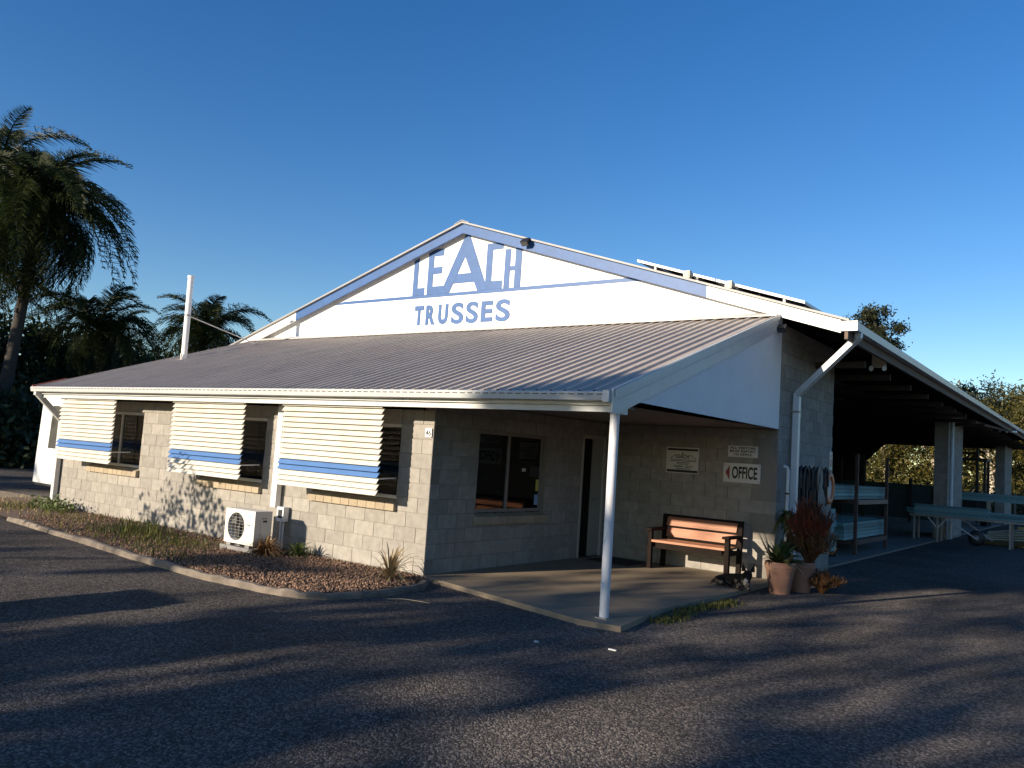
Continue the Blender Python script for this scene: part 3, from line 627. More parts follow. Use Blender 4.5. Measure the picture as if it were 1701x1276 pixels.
def solar(xa, xb, ya_, yb_, label, group=None):
    zc = lambda X: rz(X)+.145
    S = empty('solar_panel', ((xa+xb)/2, ya_, rz((xa+xb)/2)+.04), label, 'solar panel', group)
    q = MB(); 
    q.prism([(xa, zc(xa)), (xb, zc(xb)), (xb, zc(xb)+.045), (xa, zc(xa)+.045)], 'Y', ya_, ya_+.04); q.prism([(xa, zc(xa)), (xb, zc(xb)), (xb, zc(xb)+.045), (xa, zc(xa)+.045)], 'Y', yb_-.04, yb_)
    q.prism([(xa, zc(xa)), (xa+.04, zc(xa+.04)), (xa+.04, zc(xa+.04)+.045), (xa, zc(xa)+.045)], 'Y', ya_+.041, yb_-.041); q.prism([(xb-.04, zc(xb-.04)), (xb, zc(xb)), (xb, zc(xb)+.045), (xb-.04, zc(xb-.04)+.045)], 'Y', ya_+.041, yb_-.041)
    q.build('frame', WHITE, S)
    q = MB(); q.prism([(xa+.041, zc(xa+.041)+.01), (xb-.041, zc(xb-.041)+.01), (xb-.041, zc(xb-.041)+.038), (xa+.041, zc(xa+.041)+.038)], 'Y', ya_+.041, yb_-.041); q.build('glass', SOLG, S)
    for X in (xa+.35, xb-.35):
        q = MB(); q.box(X-.02, X+.02, ya_+.05, yb_-.02, rz(X)+.04, zc(X)-.006); q.build('rail', mat('rail_alu', (.4,.4,.4), .4), S)
for i in range(6):
    y_ = 4.85+1.02*i
    for j, (xa, xb) in enumerate(((.30, 1.82), (1.84, 3.36))):
        solar(xa, xb, y_, y_+1.0, ('front solar panel edge nearest the gable peak' if j == 0 else 'front solar panel edge nearest the roof gutter') if i == 0 else 'solar panel behind the front pair on the right roof slope', 'solar panels on the right roof slope')
for X, nm in ((1.33, 'beige junction box on the upper solar panel edge'), (2.1, 'beige junction box on the lower solar panel edge')):
    J = empty('junction_box', (X, 4.8, rz(X)+.04), nm, 'junction box', 'junction boxes on the solar panels')
    q = MB(); q.box(X-.06, X+.06, 4.76, 4.845, rz(X)+.07, rz(X)+.20); q.build('box', mat('beige_box', (.55, .5, .4), .6), J)
    q = MB(); q.box(X-.045, X+.045, 4.753, 4.7595, rz(X)+.09, rz(X)+.18); q.build('lid', mat('beige_lid', (.5, .45, .36), .6), J)
    q = MB(); q.tube([(X+.06, 4.8, rz(X)+.1), (X+.14, 4.8, rz(X)+.09), (X+.16, 4.82, rz(X)+.04)], .015, 6); q.build('cable', BLACK, J)
def flood(name, p, label, s_=1.):
    F_ = empty(name, p, label, 'floodlight')
    x, y, z = p
    q = MB(); q.add([(x-.09*s_, y-.10*s_, z-.02*s_), (x+.09*s_, y-.10*s_, z-.02*s_), (x+.08*s_, y-.02*s_, z-.10*s_), (x-.08*s_, y-.02*s_, z-.10*s_), (x-.08*s_, y+.0, z+.07*s_), (x+.08*s_, y+.0, z+.07*s_), (x+.06*s_, y+.03*s_, z-.03*s_), (x-.06*s_, y+.03*s_, z-.03*s_)], [(0,3,2,1),(4,5,6,7),(0,1,5,4),(1,2,6,5),(2,3,7,6),(3,0,4,7)]); q.build('housing', BLACK, F_)
    q = MB(); q.add([(x-.075*s_, y-.095*s_, z-.03*s_), (x+.075*s_, y-.095*s_, z-.03*s_), (x+.07*s_, y-.03*s_, z-.098*s_), (x-.07*s_, y-.03*s_, z-.098*s_)], [(0,1,2,3)]); q.v = [(a, b-.004, c-.004) for a, b, c in q.v]; q.build('lens', mat('floodlight_glass', (.06, .06, .065), .15), F_)
    q = MB(); q.bar((x, y, z), (x, y+.10*s_, z+.02*s_), .03*s_, .03*s_); q.build('bracket', BLACK, F_)
flood('floodlight', (-1.9, 4.38, 5.83), 'black floodlight on the blue barge board near the gable peak')
flood('floodlight', (3.16, 4.42, 3.93), 'small black floodlight at the top corner of the white infill panel', .8)
for (x, y, z, lb) in ((3.95, 7.3, 3.62, 'twin white spotlights under the shed eave near the first downpipe'), (3.95, 26.5, 3.7, 'twin white spotlights under the far shed eave by the pier pipe')):
    F_ = empty('twin_spotlight', (x, y, z), lb, 'spotlight')
    for dx in (-.1, .12):
        q = MB(); q.lathe((0, 0, 0), [(.02, .09), (.03, .06), (.05, .0), (.045, .0), (.0, .014)], 12); q.v = [(x+dx+a*.8, y-.05-c*-1*.6-.0*b-.1, z+b) for a, b, c in q.v]; q.build('lamp', WHITE, F_)
    q = MB(); q.box(x-.12, x+.12, y-.03, y+.0, z+.03, z+.30); q.build('bracket', STEEL, F_)

# ------------------------------------------------------------------ side wall hangings
H_ = empty('hose_bundle', (3.12, 6.3, 1.1), 'black hose bundle hanging on the side wall behind the red plant', 'hose')
q = MB()
for i in range(13):
    a = 5.62+.115*i+R_.uniform(-.03, .03); bt = 1.08+R_.uniform(-.10, .14); wv = R_.uniform(.10, .19); xo = 3.11+R_.uniform(0, .07)
    q.tube([(xo, a+wv*math.cos(t)*(.55+.45*math.sin(t/2+.8)), (1.80+bt)/2+(1.80-bt)/2*math.sin(t)) for t in [k*.4189 for k in range(16)]], .024, 6)
q.build('coils', BLACK, H_); 
q = MB(); q.box(3.071, 3.09, 5.55, 7.15, 1.79, 1.82); q.build('hanger', STEEL, H_)
H_ = empty('rope_coil', (3.2, 6.55, 1.2), 'coil of pale rope hanging in front of the black hose', 'rope')
q = MB()
for i in range(3):
    q.tube([(3.2+.012*i, 6.5+.09*math.sin(t)*(1+.15*i), 1.60+.20*math.cos(t)) for t in [k*.419 for k in range(16)]], .013, 6)
for i in range(6): q.tube([(3.21, 6.47+.04*i, 1.43), (3.22, 6.45+.07*i, 1.25), (3.21, 6.47+.06*i, 1.05)], .016, 6)
q.build('rope', mat('pale_rope', (.42, .38, .33), .9, var=.2), H_)
H_ = empty('orange_ring', (3.12, 7.5, 1.2), 'orange ring with pale centre hanging at the end of the side wall', 'hose reel')
q = MB(); q.lathe((0,0,0), [(.17, 0), (.25, 0), (.25, .05), (.17, .05), (.17, 0)], 32); q.v = [(3.08+c, 7.5+a, 1.44+b*1.15) for a, b, c in q.v]; q.build('rim', ORANGE, H_)
q = MB(); q.lathe((0,0,0), [(.001, .02), (.17, .02)], 32); q.v = [(3.08+c, 7.5+a, 1.44+b*1.15) for a, b, c in q.v]; q.build('centre', LGREY, H_)
q = MB(); q.box(3.071, 3.079, 7.2, 7.7, 1.18, 1.7); q.build('mount', STEEL, H_)

# ------------------------------------------------------------------ pots and plants
def strap_leaves(mb_, c, n, L_, w_, rng, spread=1., droop=.7):
    for i in range(n):
        a = rng.uniform(0, 6.283); e = rng.uniform(.35, 1.35); l = L_*rng.uniform(.6, 1.15); pts = []
        for k in range(6):
            t = k/5; hr = l*t*math.cos(e)*spread; z = l*t*math.sin(e) - droop*l*t*t*(1.1-.5*math.sin(e))
            pts.append(Vector((c[0]+hr*math.cos(a), c[1]+hr*math.sin(a), c[2]+z)))
        sd_ = Vector((-math.sin(a), math.cos(a), .15)); vs = []
        for k, p in enumerate(pts): ww = w_*(1-(k/5)**2.2)*(.6+.8*min(1, k/2))*.5+.001; vs += [p-sd_*ww, p+sd_*ww]
        mb_.add(vs, [(2*k, 2*k+1, 2*k+3, 2*k+2) for k in range(5)], True)
def pot(c, r, h, name, label):
    P_ = empty(name, c, label, 'plant pot')
    q = MB(); q.lathe(c, [(.001, .0), (r*.66, 0), (r*.86, h*.55), (r*.865, h*.56), (r*.85, h*.575), (r*.93, h*.74), (r*.97, h*.745), (r*.975, h*.785), (r*.94, h*.79), (r*.945, h*.82), (r*1.03, h*.825), (r*1.03, h*.985), (r*1.0, h), (r*.9, h), (r*.88, h*.9)], 48); q.sm = [False]*len(q.sm); q.build('pot', TERRA, P_)
    q = MB(); q.lathe(c, [(.001, h*.92), (r*.89, h*.92)], 24); q.build('soil', SOIL, P_); return P_
rg = random.Random(3)
P1 = pot((3.48, 3.78, -.06), .215, .45, 'terracotta_pot', 'terracotta pot with strappy green plant beside the dog')
q = MB(); strap_leaves(q, (3.46, 3.8, .36), 70, .52, .06, rg, 1., .5); q.build('strappy_plant', L_POT, P1, fixn=False)
q = MB(); strap_leaves(q, (3.58, 3.74, .36), 12, .40, .04, rg, 1.1, 1.0); q.build('dry_leaves', L_DRY, P1, fixn=False)
q = MB()
for i in range(9): a = rg.uniform(2.2, 4.4); l = rg.uniform(.3, .6); q.tube([(3.36, 3.8, .34), (3.36+.25*l*math.cos(a), 3.8+.2*l*math.sin(a), .34+l*.5), (3.36+.55*l*math.cos(a), 3.8+.4*l*math.sin(a), .34+l)], [.006, .005, .002], 5)
q.build('dry_twig', BARK, P1)
P2 = pot((3.62, 4.28, -.06), .20, .44, 'terracotta_pot', 'shaded terracotta pot holding the red firestick plant')
def firestick(c, hgt, wid, n, rng, mb_, r0=.009):
    for i in range(n):
        a = rng.uniform(0, 6.283); rr = rng.uniform(0, 1)**.6; top = Vector((c[0]+wid*rr*math.cos(a), c[1]+wid*rr*math.sin(a)*.8, c[2]+hgt*rng.uniform(.45, 1.0)*(1-.25*rr)))
        mid = Vector((c[0]+wid*.35*rr*math.cos(a), c[1]+wid*.3*rr*math.sin(a), c[2]+hgt*.35)); mb_.tube([c, mid, top], [r0*1.3, r0, r0*.6], 4, False)
        for k in range(rng.randint(5, 9)):
            p = mid.lerp(top, rng.uniform(.3, 1)); b = rng.uniform(0, 6.283); l = hgt*rng.uniform(.10, .2)
            m1 = p+Vector((math.cos(b)*l*.45, math.sin(b)*l*.45, l*.35)); e_ = p+Vector((math.cos(b)*l*.6, math.sin(b)*l*.6, l)); mb_.tube([p, m1, e_], [r0*.75, r0*.6, r0*.35], 4, False)
            for j in range(2):
                b2 = b+rng.uniform(-1.2, 1.2); l2 = l*.6; mb_.tube([m1, m1+Vector((math.cos(b2)*l2*.5, math.sin(b2)*l2*.5, l2*.9))], [r0*.55, r0*.3], 4, False)
q = MB(); firestick(Vector((3.70, 4.4, .34)), .98, .31, 130, rg, q); q.build('red_twigs', L_FIRE, P2, fixn=False)
q = MB(); firestick(Vector((3.72, 4.36, .30)), .62, .40, 90, rg, q); q.build('low_twigs', L_FIREG, P2, fixn=False)
P3 = empty('fallen_firestick', (3.9, 4.35, -.06), 'low orange brown firestick clump on the ground beside the pots', 'plant')
q = MB(); firestick(Vector((3.90, 4.40, -.07)), .36, .36, 150, rg, q); q.build('twigs', L_FIREG, P3, fixn=False)
P3 = empty('climbing_plant', (3.3, 4.75, -.06), 'leafy green climber around the conduit at the wall corner', 'plant')
q = MB(); strap_leaves(q, (3.24, 4.78, .98), 30, .46, .07, rg, .7, 1.25); q.build('leaf_tuft', L_POT, P3, fixn=False)
q = MB(); q.tube([(3.3, 4.75, -.06), (3.28, 4.76, .5), (3.24, 4.78, 1.0)], [.03, .025, .02], 8); q.build('stem', BARK, P3)
q = MB(); [strap_leaves(q, (3.28, 4.72, z_), 10, .3, .05, rg, .7, 1.2) for z_ in (.35, .6, .8)]; q.build('lower_leaves', L_POT, P3, fixn=False)

# ------------------------------------------------------------------ dog
def skin(name, verts, edges, radii, m_, parent, rootv=0, sub=2):
    me = bpy.data.meshes.new(name); o_ = root_loc(parent); me.from_pydata([Vector(v)-o_ for v in verts], edges, [])
    ob = bpy.data.objects.new(name, me); COL.objects.link(ob)
    ob.modifiers.new('s', 'SKIN'); sk = me.skin_vertices[0].data
    for i, r in enumerate(radii): sk[i].radius = r if isinstance(r, tuple) else (r, r); sk[i].use_root = (i == rootv)
    sb = ob.modifiers.new('u', 'SUBSURF'); sb.levels = sub; sb.render_levels = sub
    dg = bpy.context.evaluated_depsgraph_get(); nm = bpy.data.meshes.new_from_object(ob.evaluated_get(dg)); bpy.data.objects.remove(ob)
    nm.materials.clear(); nm.materials.append(m_)
    for p in nm.polygons: p.use_smooth = True
    o2 = bpy.data.objects.new(name, nm); COL.objects.link(o2); o2.parent = parent; return o2
DOGM = bpy.data.materials.new('dog_coat'); DOGM.use_nodes = True
nn_ = DOGM.node_tree.nodes; LL = DOGM.node_tree.links; bb = nn_['Principled BSDF']; bb.inputs['Roughness'].default_value = .75
ge = nn_.new('ShaderNodeNewGeometry'); no_ = nn_.new('ShaderNodeTexNoise'); no_.inputs['Scale'].default_value = 11; no_.inputs['Detail'].default_value = 5; LL.new(ge.outputs['Position'], no_.inputs['Vector'])
rp = nn_.new('ShaderNodeValToRGB'); rp.color_ramp.elements[0].position = .56; rp.color_ramp.elements[0].color = (.010, .009, .009, 1); rp.color_ramp.elements[1].position = .72; rp.color_ramp.elements[1].color = (.22, .18, .14, 1)
bb.inputs['Specular IOR Level'].default_value = .12
sx_ = nn_.new('ShaderNodeSeparateXYZ'); LL.new(ge.outputs['Position'], sx_.inputs[0])      # brindle legs and belly, black back
mz = nn_.new('ShaderNodeMapRange'); mz.inputs[1].default_value = .03; mz.inputs[2].default_value = .13; mz.inputs[3].default_value = .16; mz.inputs[4].default_value = -.06; LL.new(sx_.outputs[2], mz.inputs[0])
az = nn_.new('ShaderNodeMath'); LL.new(no_.outputs[0], az.inputs[0]); LL.new(mz.outputs[0], az.inputs[1])
LL.new(az.outputs[0], rp.inputs[0]); LL.new(rp.outputs[0], bb.inputs['Base Color'])
nb_ = nn_.new('ShaderNodeTexNoise'); nb_.inputs['Scale'].default_value = 160; LL.new(ge.outputs['Position'], nb_.inputs['Vector']); bq = nn_.new('ShaderNodeBump'); bq.inputs['Strength'].default_value = .6; bq.inputs['Distance'].default_value = .01; LL.new(nb_.outputs[0], bq.inputs['Height']); LL.new(bq.outputs[0], bb.inputs['Normal'])
DARKF = mat('dog_dark_fur', (.007, .006, .007), .9, var=.2, spec=.05); PALEF = mat('dog_pale_fur', (.34, .31, .28), .8, var=.15)
dog = empty('dog', (3.0, 3.32, 0), 'black and brindle dog lying beside the bench, ears pricked', 'dog')
# lies with the rump at the left, chest and head to the right, facing the yard
V = [(2.79, 3.36, .095), (2.92, 3.36, .098), (3.04, 3.34, .105), (3.12, 3.31, .115), (3.17, 3.28, .165), (3.205, 3.25, .215), (3.230, 3.165, .185), (3.250, 3.095, .165),   # rump..neck, skull, muzzle, nose
     (2.75, 3.28, .075), (2.86, 3.20, .045), (2.95, 3.17, .025), (3.02, 3.15, .022),        # near hind leg: thigh, hock, paw
     (3.12, 3.24, .065), (3.08, 3.16, .036), (3.15, 3.07, .022), (3.22, 3.02, .02),         # near foreleg
     (3.19, 3.27, .06), (3.24, 3.19, .034), (3.28, 3.10, .022), (3.31, 3.05, .02),          # far foreleg
     (2.69, 3.38, .055), (2.65, 3.30, .03), (2.69, 3.21, .02), (2.79, 3.14, .018)]          # tail
Eg = [(0,1),(1,2),(2,3),(3,4),(4,5),(5,6),(6,7),(0,8),(8,9),(9,10),(10,11),(3,12),(12,13),(13,14),(14,15),(3,16),(16,17),(17,18),(18,19),(0,20),(20,21),(21,22),(22,23)]
Rd = [.098, .092, .094, .084, .066, .078, .046, .030, .066, .04, .024, .02, .045, .03, .022, .02, .045, .03, .022, .02, .036, .02, .018, .012]
skin('body', V, Eg, Rd, DOGM, dog, 1)
for sx in (-1, 1):
    q = MB(); bx_, by_, bz_ = 3.205+sx*.054*.94, 3.255+sx*.054*.34, .268
    q.add([(bx_-.036, by_-.024, bz_-.02), (bx_+.036, by_-.002, bz_-.02), (bx_-.008, by_+.03, bz_-.015), (bx_+sx*.026, by_+sx*.01, bz_+.105)], [(0,1,3),(1,2,3),(2,0,3),(0,2,1)], False); q.build('ear', DARKF, dog)
def ball(c, r, m_, nm):
    q = MB(); q.lathe((0,0,0), [(.0005, -1), (.5, -.87), (.87, -.5), (1, 0), (.87, .5), (.5, .87), (.0005, 1)], 12); q.v = [(c[0]+a*r[0], c[1]+b*r[1], c[2]+e*r[2]) for a, b, e in q.v]; q.build(nm, m_, dog)
ball((3.256, 3.066, .172), (.018, .014, .014), BLACK, 'nose')
ball((3.238, 3.092, .142), (.030, .028, .034), PALEF, 'muzzle_patch')
ball((3.175, 3.235, .09), (.035, .03, .045), PALEF, 'chest_patch')
for sx in (-1, 1): ball((3.222+sx*.034, 3.178+sx*.012, .238), (.008, .008, .008), mat('dog_eye', (.05, .02, .008), .1), 'eye')

# ------------------------------------------------------------------ garden: gravel, weeds, grass
rng = np.random.default_rng(5)
def in_poly(x, y, poly):
    c = False; n_ = len(poly); j = n_-1
    for i in range(n_):
        if ((poly[i][1] > y) != (poly[j][1] > y)) and (x < (poly[j][0]-poly[i][0])*(y-poly[i][1])/(poly[j][1]-poly[i][1])+poly[i][0]): c = not c
        j = i
    return c
inner = [(x, y+.09) if x < .2 else (x-.09, y) for x, y in KERB] + [(-.02, -.05), (-10.4, -.05)]
PEB = mat('garden_pebbles', (.20, .12, .075), .9, var=.2, scale=30, rnd=.7)
ico = np.array([(0,0,1),(.9,0,.1),(.28,.85,.1),(-.72,.53,.1),(-.72,-.53,.1),(.28,-.85,.1),(0,0,-.6)]); icf = [(0,1,2),(0,2,3),(0,3,4),(0,4,5),(0,5,1),(6,2,1),(6,3,2),(6,4,3),(6,5,4),(6,1,5)]
V = []; F = []; cnt = 0
while cnt < 14000:
    x = rng.uniform(-8.5, .5); y = rng.uniform(-2.3, -.05)
    if x < -3.3 and rng.uniform() > .14: continue
    if not in_poly(x, y, inner): continue
    s_ = rng.uniform(.009, .024); a = rng.uniform(0, 6.28); ca, sa = math.cos(a), math.sin(a); sc_ = rng.uniform(.6, 1.2, 3)*s_
    P = ico*sc_; P = np.c_[P[:,0]*ca-P[:,1]*sa, P[:,0]*sa+P[:,1]*ca, P[:,2]] + (x, y, -.02+s_*.3+.02*rng.uniform()); V.append(P); F.append(np.array(icf)+7*cnt); cnt += 1
npmesh('garden_pebbles', np.concatenate(V), np.concatenate(F), PEB, kind='stuff', label='loose brown pebbles covering the garden bed', cat='pebbles')
def blades(pts, hmin, hmax, wid, rng, lean=.5):
    V = []; F = []; k = 0
    for x, y, z in pts:
        h = rng.uniform(hmin, hmax); a = rng.uniform(0, 6.283); b = rng.uniform(0, 6.283); l = lean*h*rng.uniform(.2, 1.2); w2 = wid*rng.uniform(.6, 1.3)
        dx, dy = math.cos(a)*w2/2, math.sin(a)*w2/2; mx, my = math.cos(b)*l, math.sin(b)*l
        V += [(x-dx, y-dy, z), (x+dx, y+dy, z), (x+dx*.8+mx*.35, y+dy*.8+my*.35, z+h*.6), (x-dx*.8+mx*.35, y-dy*.8+my*.35, z+h*.6), (x+dx*.1+mx, y+dy*.1+my, z+h*(.95-.25*lean)), (x-dx*.1+mx, y-dy*.1+my, z+h*(.95-.25*lean))]
        F += [(k, k+1, k+2, k+3), (k+3, k+2, k+4, k+5)]; k += 6
    return V, F
def scatter(n, cx, cy, sx, sy, z, poly=None):
    out = []
    while len(out) < n:
        x = rng.normal(cx, sx); y = rng.normal(cy, sy)
        if poly is None or in_poly(x, y, poly): out.append((x, y, z))
    return out
def tuft(name, label, cx, cy, z, n, h0, h1, sp, m_, wid=.012, lean=.6, cat='grass', grp=None, fan=False):
    pts = [(cx+rng.normal(0, sp), cy+rng.normal(0, sp), z) for _ in range(n)]
    V, F = blades(pts, h0, h1, wid, rng, lean); T = empty(name, (cx, cy, z), label, cat, grp); npmesh('blades', V, F, m_, T)
# green weeds along the left of the bed
P = scatter(560, -5.2, -1.1, .75, .42, -.02, inner)+scatter(220, -7.6, -.75, .9, .4, -.02, inner)+scatter(250, -3.9, -1.2, .4, .3, -.02, inner)+scatter(120, -3.0, -1.9, .5, .15, -.02, inner)
V, F = blades(P, .04, .16, .014, rng, .7); npmesh('weeds', V, F, L_GRASS, kind='stuff', label='green weeds growing in the garden bed left of the air conditioner', cat='weeds')
P = [(x, y, -.02) for x, y, _ in scatter(150, -5.35, -.95, .35, .22, -.02, inner)]
V, F = blades(P, .14, .34, .02, rng, .45); npmesh('tall_weeds', V, F, L_GRASS, kind='stuff', label='taller bright green weeds in front of the shadowed wall', cat='weeds')
P = scatter(700, -10.6, -1.0, 1.1, .5, -.05)+scatter(250, -12.5, -.6, 1.0, .5, -.05)
V, F = blades(P, .03, .14, .016, rng, .9); npmesh('dry_verge_grass', V, F, L_DRY, kind='stuff', label='dry yellow grass on the dirt verge past the office corner', cat='grass')
P = scatter(300, -10.3, -.9, .6, .35, -.05)
V, F = blades(P, .05, .2, .016, rng, .7); npmesh('green_verge_grass', V, F, L_GRASS, kind='stuff', label='green tufts on the dirt verge at the kerb end', cat='grass')
# leaf litter
P = np.array([(x, y, -.005) for x, y, _ in scatter(2400, -3.5, -1.3, 2.6, .6, 0, inner)]); V, F = leaves(P, .05, rng, .5); V[:,2] = np.abs(V[:,2]-0.0)*.4
npmesh('leaf_litter', V, F, L_BROWN, kind='stuff', label='brown leaf litter over the garden bed', cat='leaf litter')
def clump(name, label, cx, cy, n, L_, w_, m_, sp=1., dr=1.1, seed=1):
    T = empty(name, (cx, cy, -.02), label, 'grass clump', 'grass clumps in the garden bed'); q = MB(); strap_leaves(q, (cx, cy, -.02), n, L_, w_, random.Random(seed), sp, dr); q.build('blades', m_, T, fixn=False)
clump('brown_grass_clump', 'drooping dead brown grass clump against the air conditioner side', -2.5, -.66, 220, .68, .016, L_BROWN, 1., 1.0, 2)
clump('green_grass_clump', 'dull green grass clump at the foot of the isolator conduit', -2.2, -.32, 110, .5, .018, L_POT, 1., .8, 3)
clump('pale_grass_clump', 'pale dead grass clump right of the electrical conduit', -2.75, -.42, 26, .6, .02, L_DRY, 1., 1.0, 4)
clump('straw_grass_clump', 'tall straw coloured grass clump at the bed end by the wall corner', -.05, -.58, 90, .85, .016, L_DRY, .8, .75, 5)
T = empty('low_shrub', (-9.5, -.45, -.02), 'low leafy green plant at the foot of the corner downpipe', 'plant')
P = np.c_[rng.normal(-9.5, .35, 500), rng.normal(-.42, .14, 500), np.abs(rng.normal(.06, .09, 500))]; V, F = leaves(P, .075, rng, .6); npmesh('leaves', V, F, L_POT, T)
# grass at slab edge
P = [(3.32+rng.normal(0, .07)+.06*math.sin(t*9), .1+t*2.2+rng.normal(0, .05), -.06) for t in rng.uniform(0, 1, 1300)]
V, F = blades(P, .02, .085, .010, rng, .8); npmesh('slab_edge_grass', V, F, L_GRASS, kind='stuff', label='low green grass growing along the porch slab edge', cat='grass')
# small things on the asphalt
T = empty('dry_stick', (.9, -1.35, -.05), 'thin pale curved stick lying on the asphalt by the kerb', 'stick')
q = MB(); q.tube([(.75, -1.42, -.05), (.9, -1.3, -.04), (1.1, -1.2, -.05), (1.2, -1.19, -.052)], .006, 6); q.build('stick', mat('pale_stick', (.36, .29, .2), .8), T)
T = empty('litter_scrap', (3.7, -1.42, -.05), 'tiny white paper scrap on the asphalt near the post', 'litter')
q = MB(); q.box(3.65, 3.73, -1.455, -1.435, -.055, -.045); q.build('paper', WHITE, T)
T = empty('bottle_cap', (3.05, -1.75, -.05), 'small pale bottle cap on the dark asphalt', 'litter')
q = MB(); q.lathe((3.05, -1.75, -.058), [(.022, 0), (.022, .012), (.001, .014)], 12); q.build('cap', LGREY, T)

# ------------------------------------------------------------------ timber yard in and beside the shed
def planks(parent, x0, x1, y0, y1, z0, nz_, nx_, th, ax='Y', jit=.12):
    wd = ((x1-x0) if ax == 'Y' else (y1-y0))/nx_; base = None
    for k in range(nz_):
        for i in range(nx_):
            d0, d1 = R_.uniform(-jit, jit), R_.uniform(-jit, jit)
            q = MB()
            if ax == 'Y': q.box(x0+wd*i+.004, x0+wd*(i+1)-.004, y0+d0, y1+d1, z0+th*k+.004, z0+th*(k+1)-.004)
            else: q.box(x0+d0, x1+d1, y0+wd*i+.004, y0+wd*(i+1)-.004, z0+th*k+.004, z0+th*(k+1)-.004)
            q.build('plank', TREAT, parent)
RK = empty('timber_rack', (2.2, 12.5, -.02), 'steel storage rack with upright posts just inside the shed opening', 'rack')
for x, y in ((2.72, 11.0), (2.72, 13.9), (1.35, 11.0), (1.35, 13.9)):
    q = MB(); q.box(x-.035, x+.035, y-.035, y+.035, -.02, 2.2); q.build('post', RUST if x > 2 else STEEL, RK)
for z in (.30, 1.18):
    for y in (11.0, 13.9):
        q = MB(); q.box(1.401, 2.669, y-.04, y+.04, z-.09, z); q.build('beam', RUST, RK)
    for x in (1.35, 2.72):
        q = MB(); q.box(x-.045, x+.045, 11.051, 13.849, z-.10, z-.0); q.build('rail', mat('rack_rail', (.25, .15, .11), .7, var=.2) if z > 1 else RUST, RK)
for z, nz_, lb in ((.302, 5, 'blue green treated pine stack on the lower rack shelf'), (1.182, 4, 'blue green treated pine stack on the upper rack shelf')):
    S = empty('timber_stack', (2.0, 12.4, z), lb, 'timber', 'timber stacks on the rack'); planks(S, 1.42, 2.62, 9.6 if z > 1 else 10.4, 14.4, z, nz_, 6, .075)
S = empty('timber_stack', (1.7, 9.2, -.02), 'tall stack of pale treated timber behind the red plant', 'timber'); planks(S, 1.5, 2.5, 8.6, 10.3, .08, 9, 5, .10)
q = MB(); q.box(1.4, 2.6, 8.8, 8.9, -.02, .08); q.box(1.4, 2.6, 10.0, 10.1, -.02, .08); q.build('bearer', UNDER, S)
for x, y in ((2.0, 9.0), (1.2, 9.9)):
    PST = empty('steel_upright', (x, y, -.02), 'thin upright steel stake '+('nearest the side wall' if x > 1.5 else 'further inside the dark shed'), 'post'); q = MB(); q.box(x-.025, x+.025, y-.025, y+.025, -.02, 2.2); q.box(x-.06, x+.06, y-.06, y+.06, -.02, .0); q.build('stake', RUST, PST)
TR = empty('saw_trestle', (3.3, 19.3, -.06), 'steel trestle with angled braces carrying long timber beams', 'trestle')
for x in (2.43, 3.05, 4.9):
    for y in (19.0, 19.7):
        q = MB(); q.box(x-.025, x+.025, y-.025, y+.025, -.06, .66); q.build('leg', STEEL, TR)
q = MB(); q.box(2.3, 5.6, 18.97, 19.03, .661, .72); q.box(2.3, 5.6, 19.67, 19.73, .661, .72); q.build('top_rail', STEEL, TR)
for a, b in (((3.3, 19.0, .65), (4.1, 19.0, .12)), ((3.6, 19.7, .65), (4.4, 19.7, .1)), ((3.05, 19.0, .35), (2.8, 19.0, .65)), ((3.05, 19.0, .35), (3.3, 19.0, .65))):
    q = MB(); q.bar(a, b, .035, .035); q.build('brace', LGREY, TR)
for (x0, x1, y0, z0_, h_, lb) in ((2.42, 4.35, 18.9, .722, .30, 'thick treated beam end nearest on the trestle'), (2.5, 5.6, 19.25, .722, .20, 'long treated beam at the middle of the trestle'), (2.1, 5.9, 19.55, .722, .16, 'low long treated beam at the back of the trestle')):
    S = empty('timber_beam', ((x0+x1)/2, y0, z0_), lb, 'timber', 'beams on the trestle'); planks(S, x0, x1, y0, y0+.3, z0_, max(2, int(h_/.05)), 2, h_/max(2, int(h_/.05)), 'X', .04)
WH = empty('trolley_wheel', (4.05, 19.3, -.06), 'dark rubber wheel standing below the trestle', 'wheel')
q = MB(); q.lathe((0,0,0), [(.10, -.06), (.2, -.06), (.22, -.03), (.22, .03), (.2, .06), (.10, .06)], 24); q.v = [(4.05+a, 19.2+c, .16+b) for a, b, c in q.v]; q.build('tyre', BLACK, WH)
q = MB(); q.lathe((0,0,0), [(.001, -.03), (.10, -.04), (.10, .04), (.001, .03)], 16); q.v = [(4.05+a, 19.2+c, .16+b) for a, b, c in q.v]; q.build('rim', STEEL, WH)
PN = empty('pale_sheet_pile', (4.6, 20.3, -.06), 'pale sheets leaning in a pile beyond the trestle', 'sheets')
PALE = mat('pale_sheet', (.50, .52, .44), .7, var=.12)
for i in range(5):
    q = MB(); q.bar((4.1+.03*i, 20.2+.12*i, .02+.05*i), (5.5+.05*i, 20.2+.12*i, .10+.09*i), .6, .03, (0, .35, 1)); q.build('sheet', PALE, PN)
YB = empty('yellow_crate', (5.05, 20.6, -.06), 'small yellow block standing by the pale sheets', 'crate'); q = MB(); q.box(4.95, 5.1, 20.5, 20.8, -.06, .5); q.box(4.94, 5.11, 20.49, 20.81, .5, .53); q.build('body', mat('yellow_paint', (.6, .38, .08), .6), YB)
RK2 = empty('cantilever_rack', (3.4, 26.3, -.06), 'dark cantilever rack loaded with long boards between the piers', 'rack')
for x in (2.6, 4.6):
    q = MB(); q.box(x-.05, x+.05, 26.5, 26.6, -.05, 1.3); q.box(x-.05, x+.05, 25.8, 26.499, 1.05, 1.13); q.box(x-.05, x+.05, 25.7, 27.2, -.06, .02); q.build('upright', UNDER, RK2)
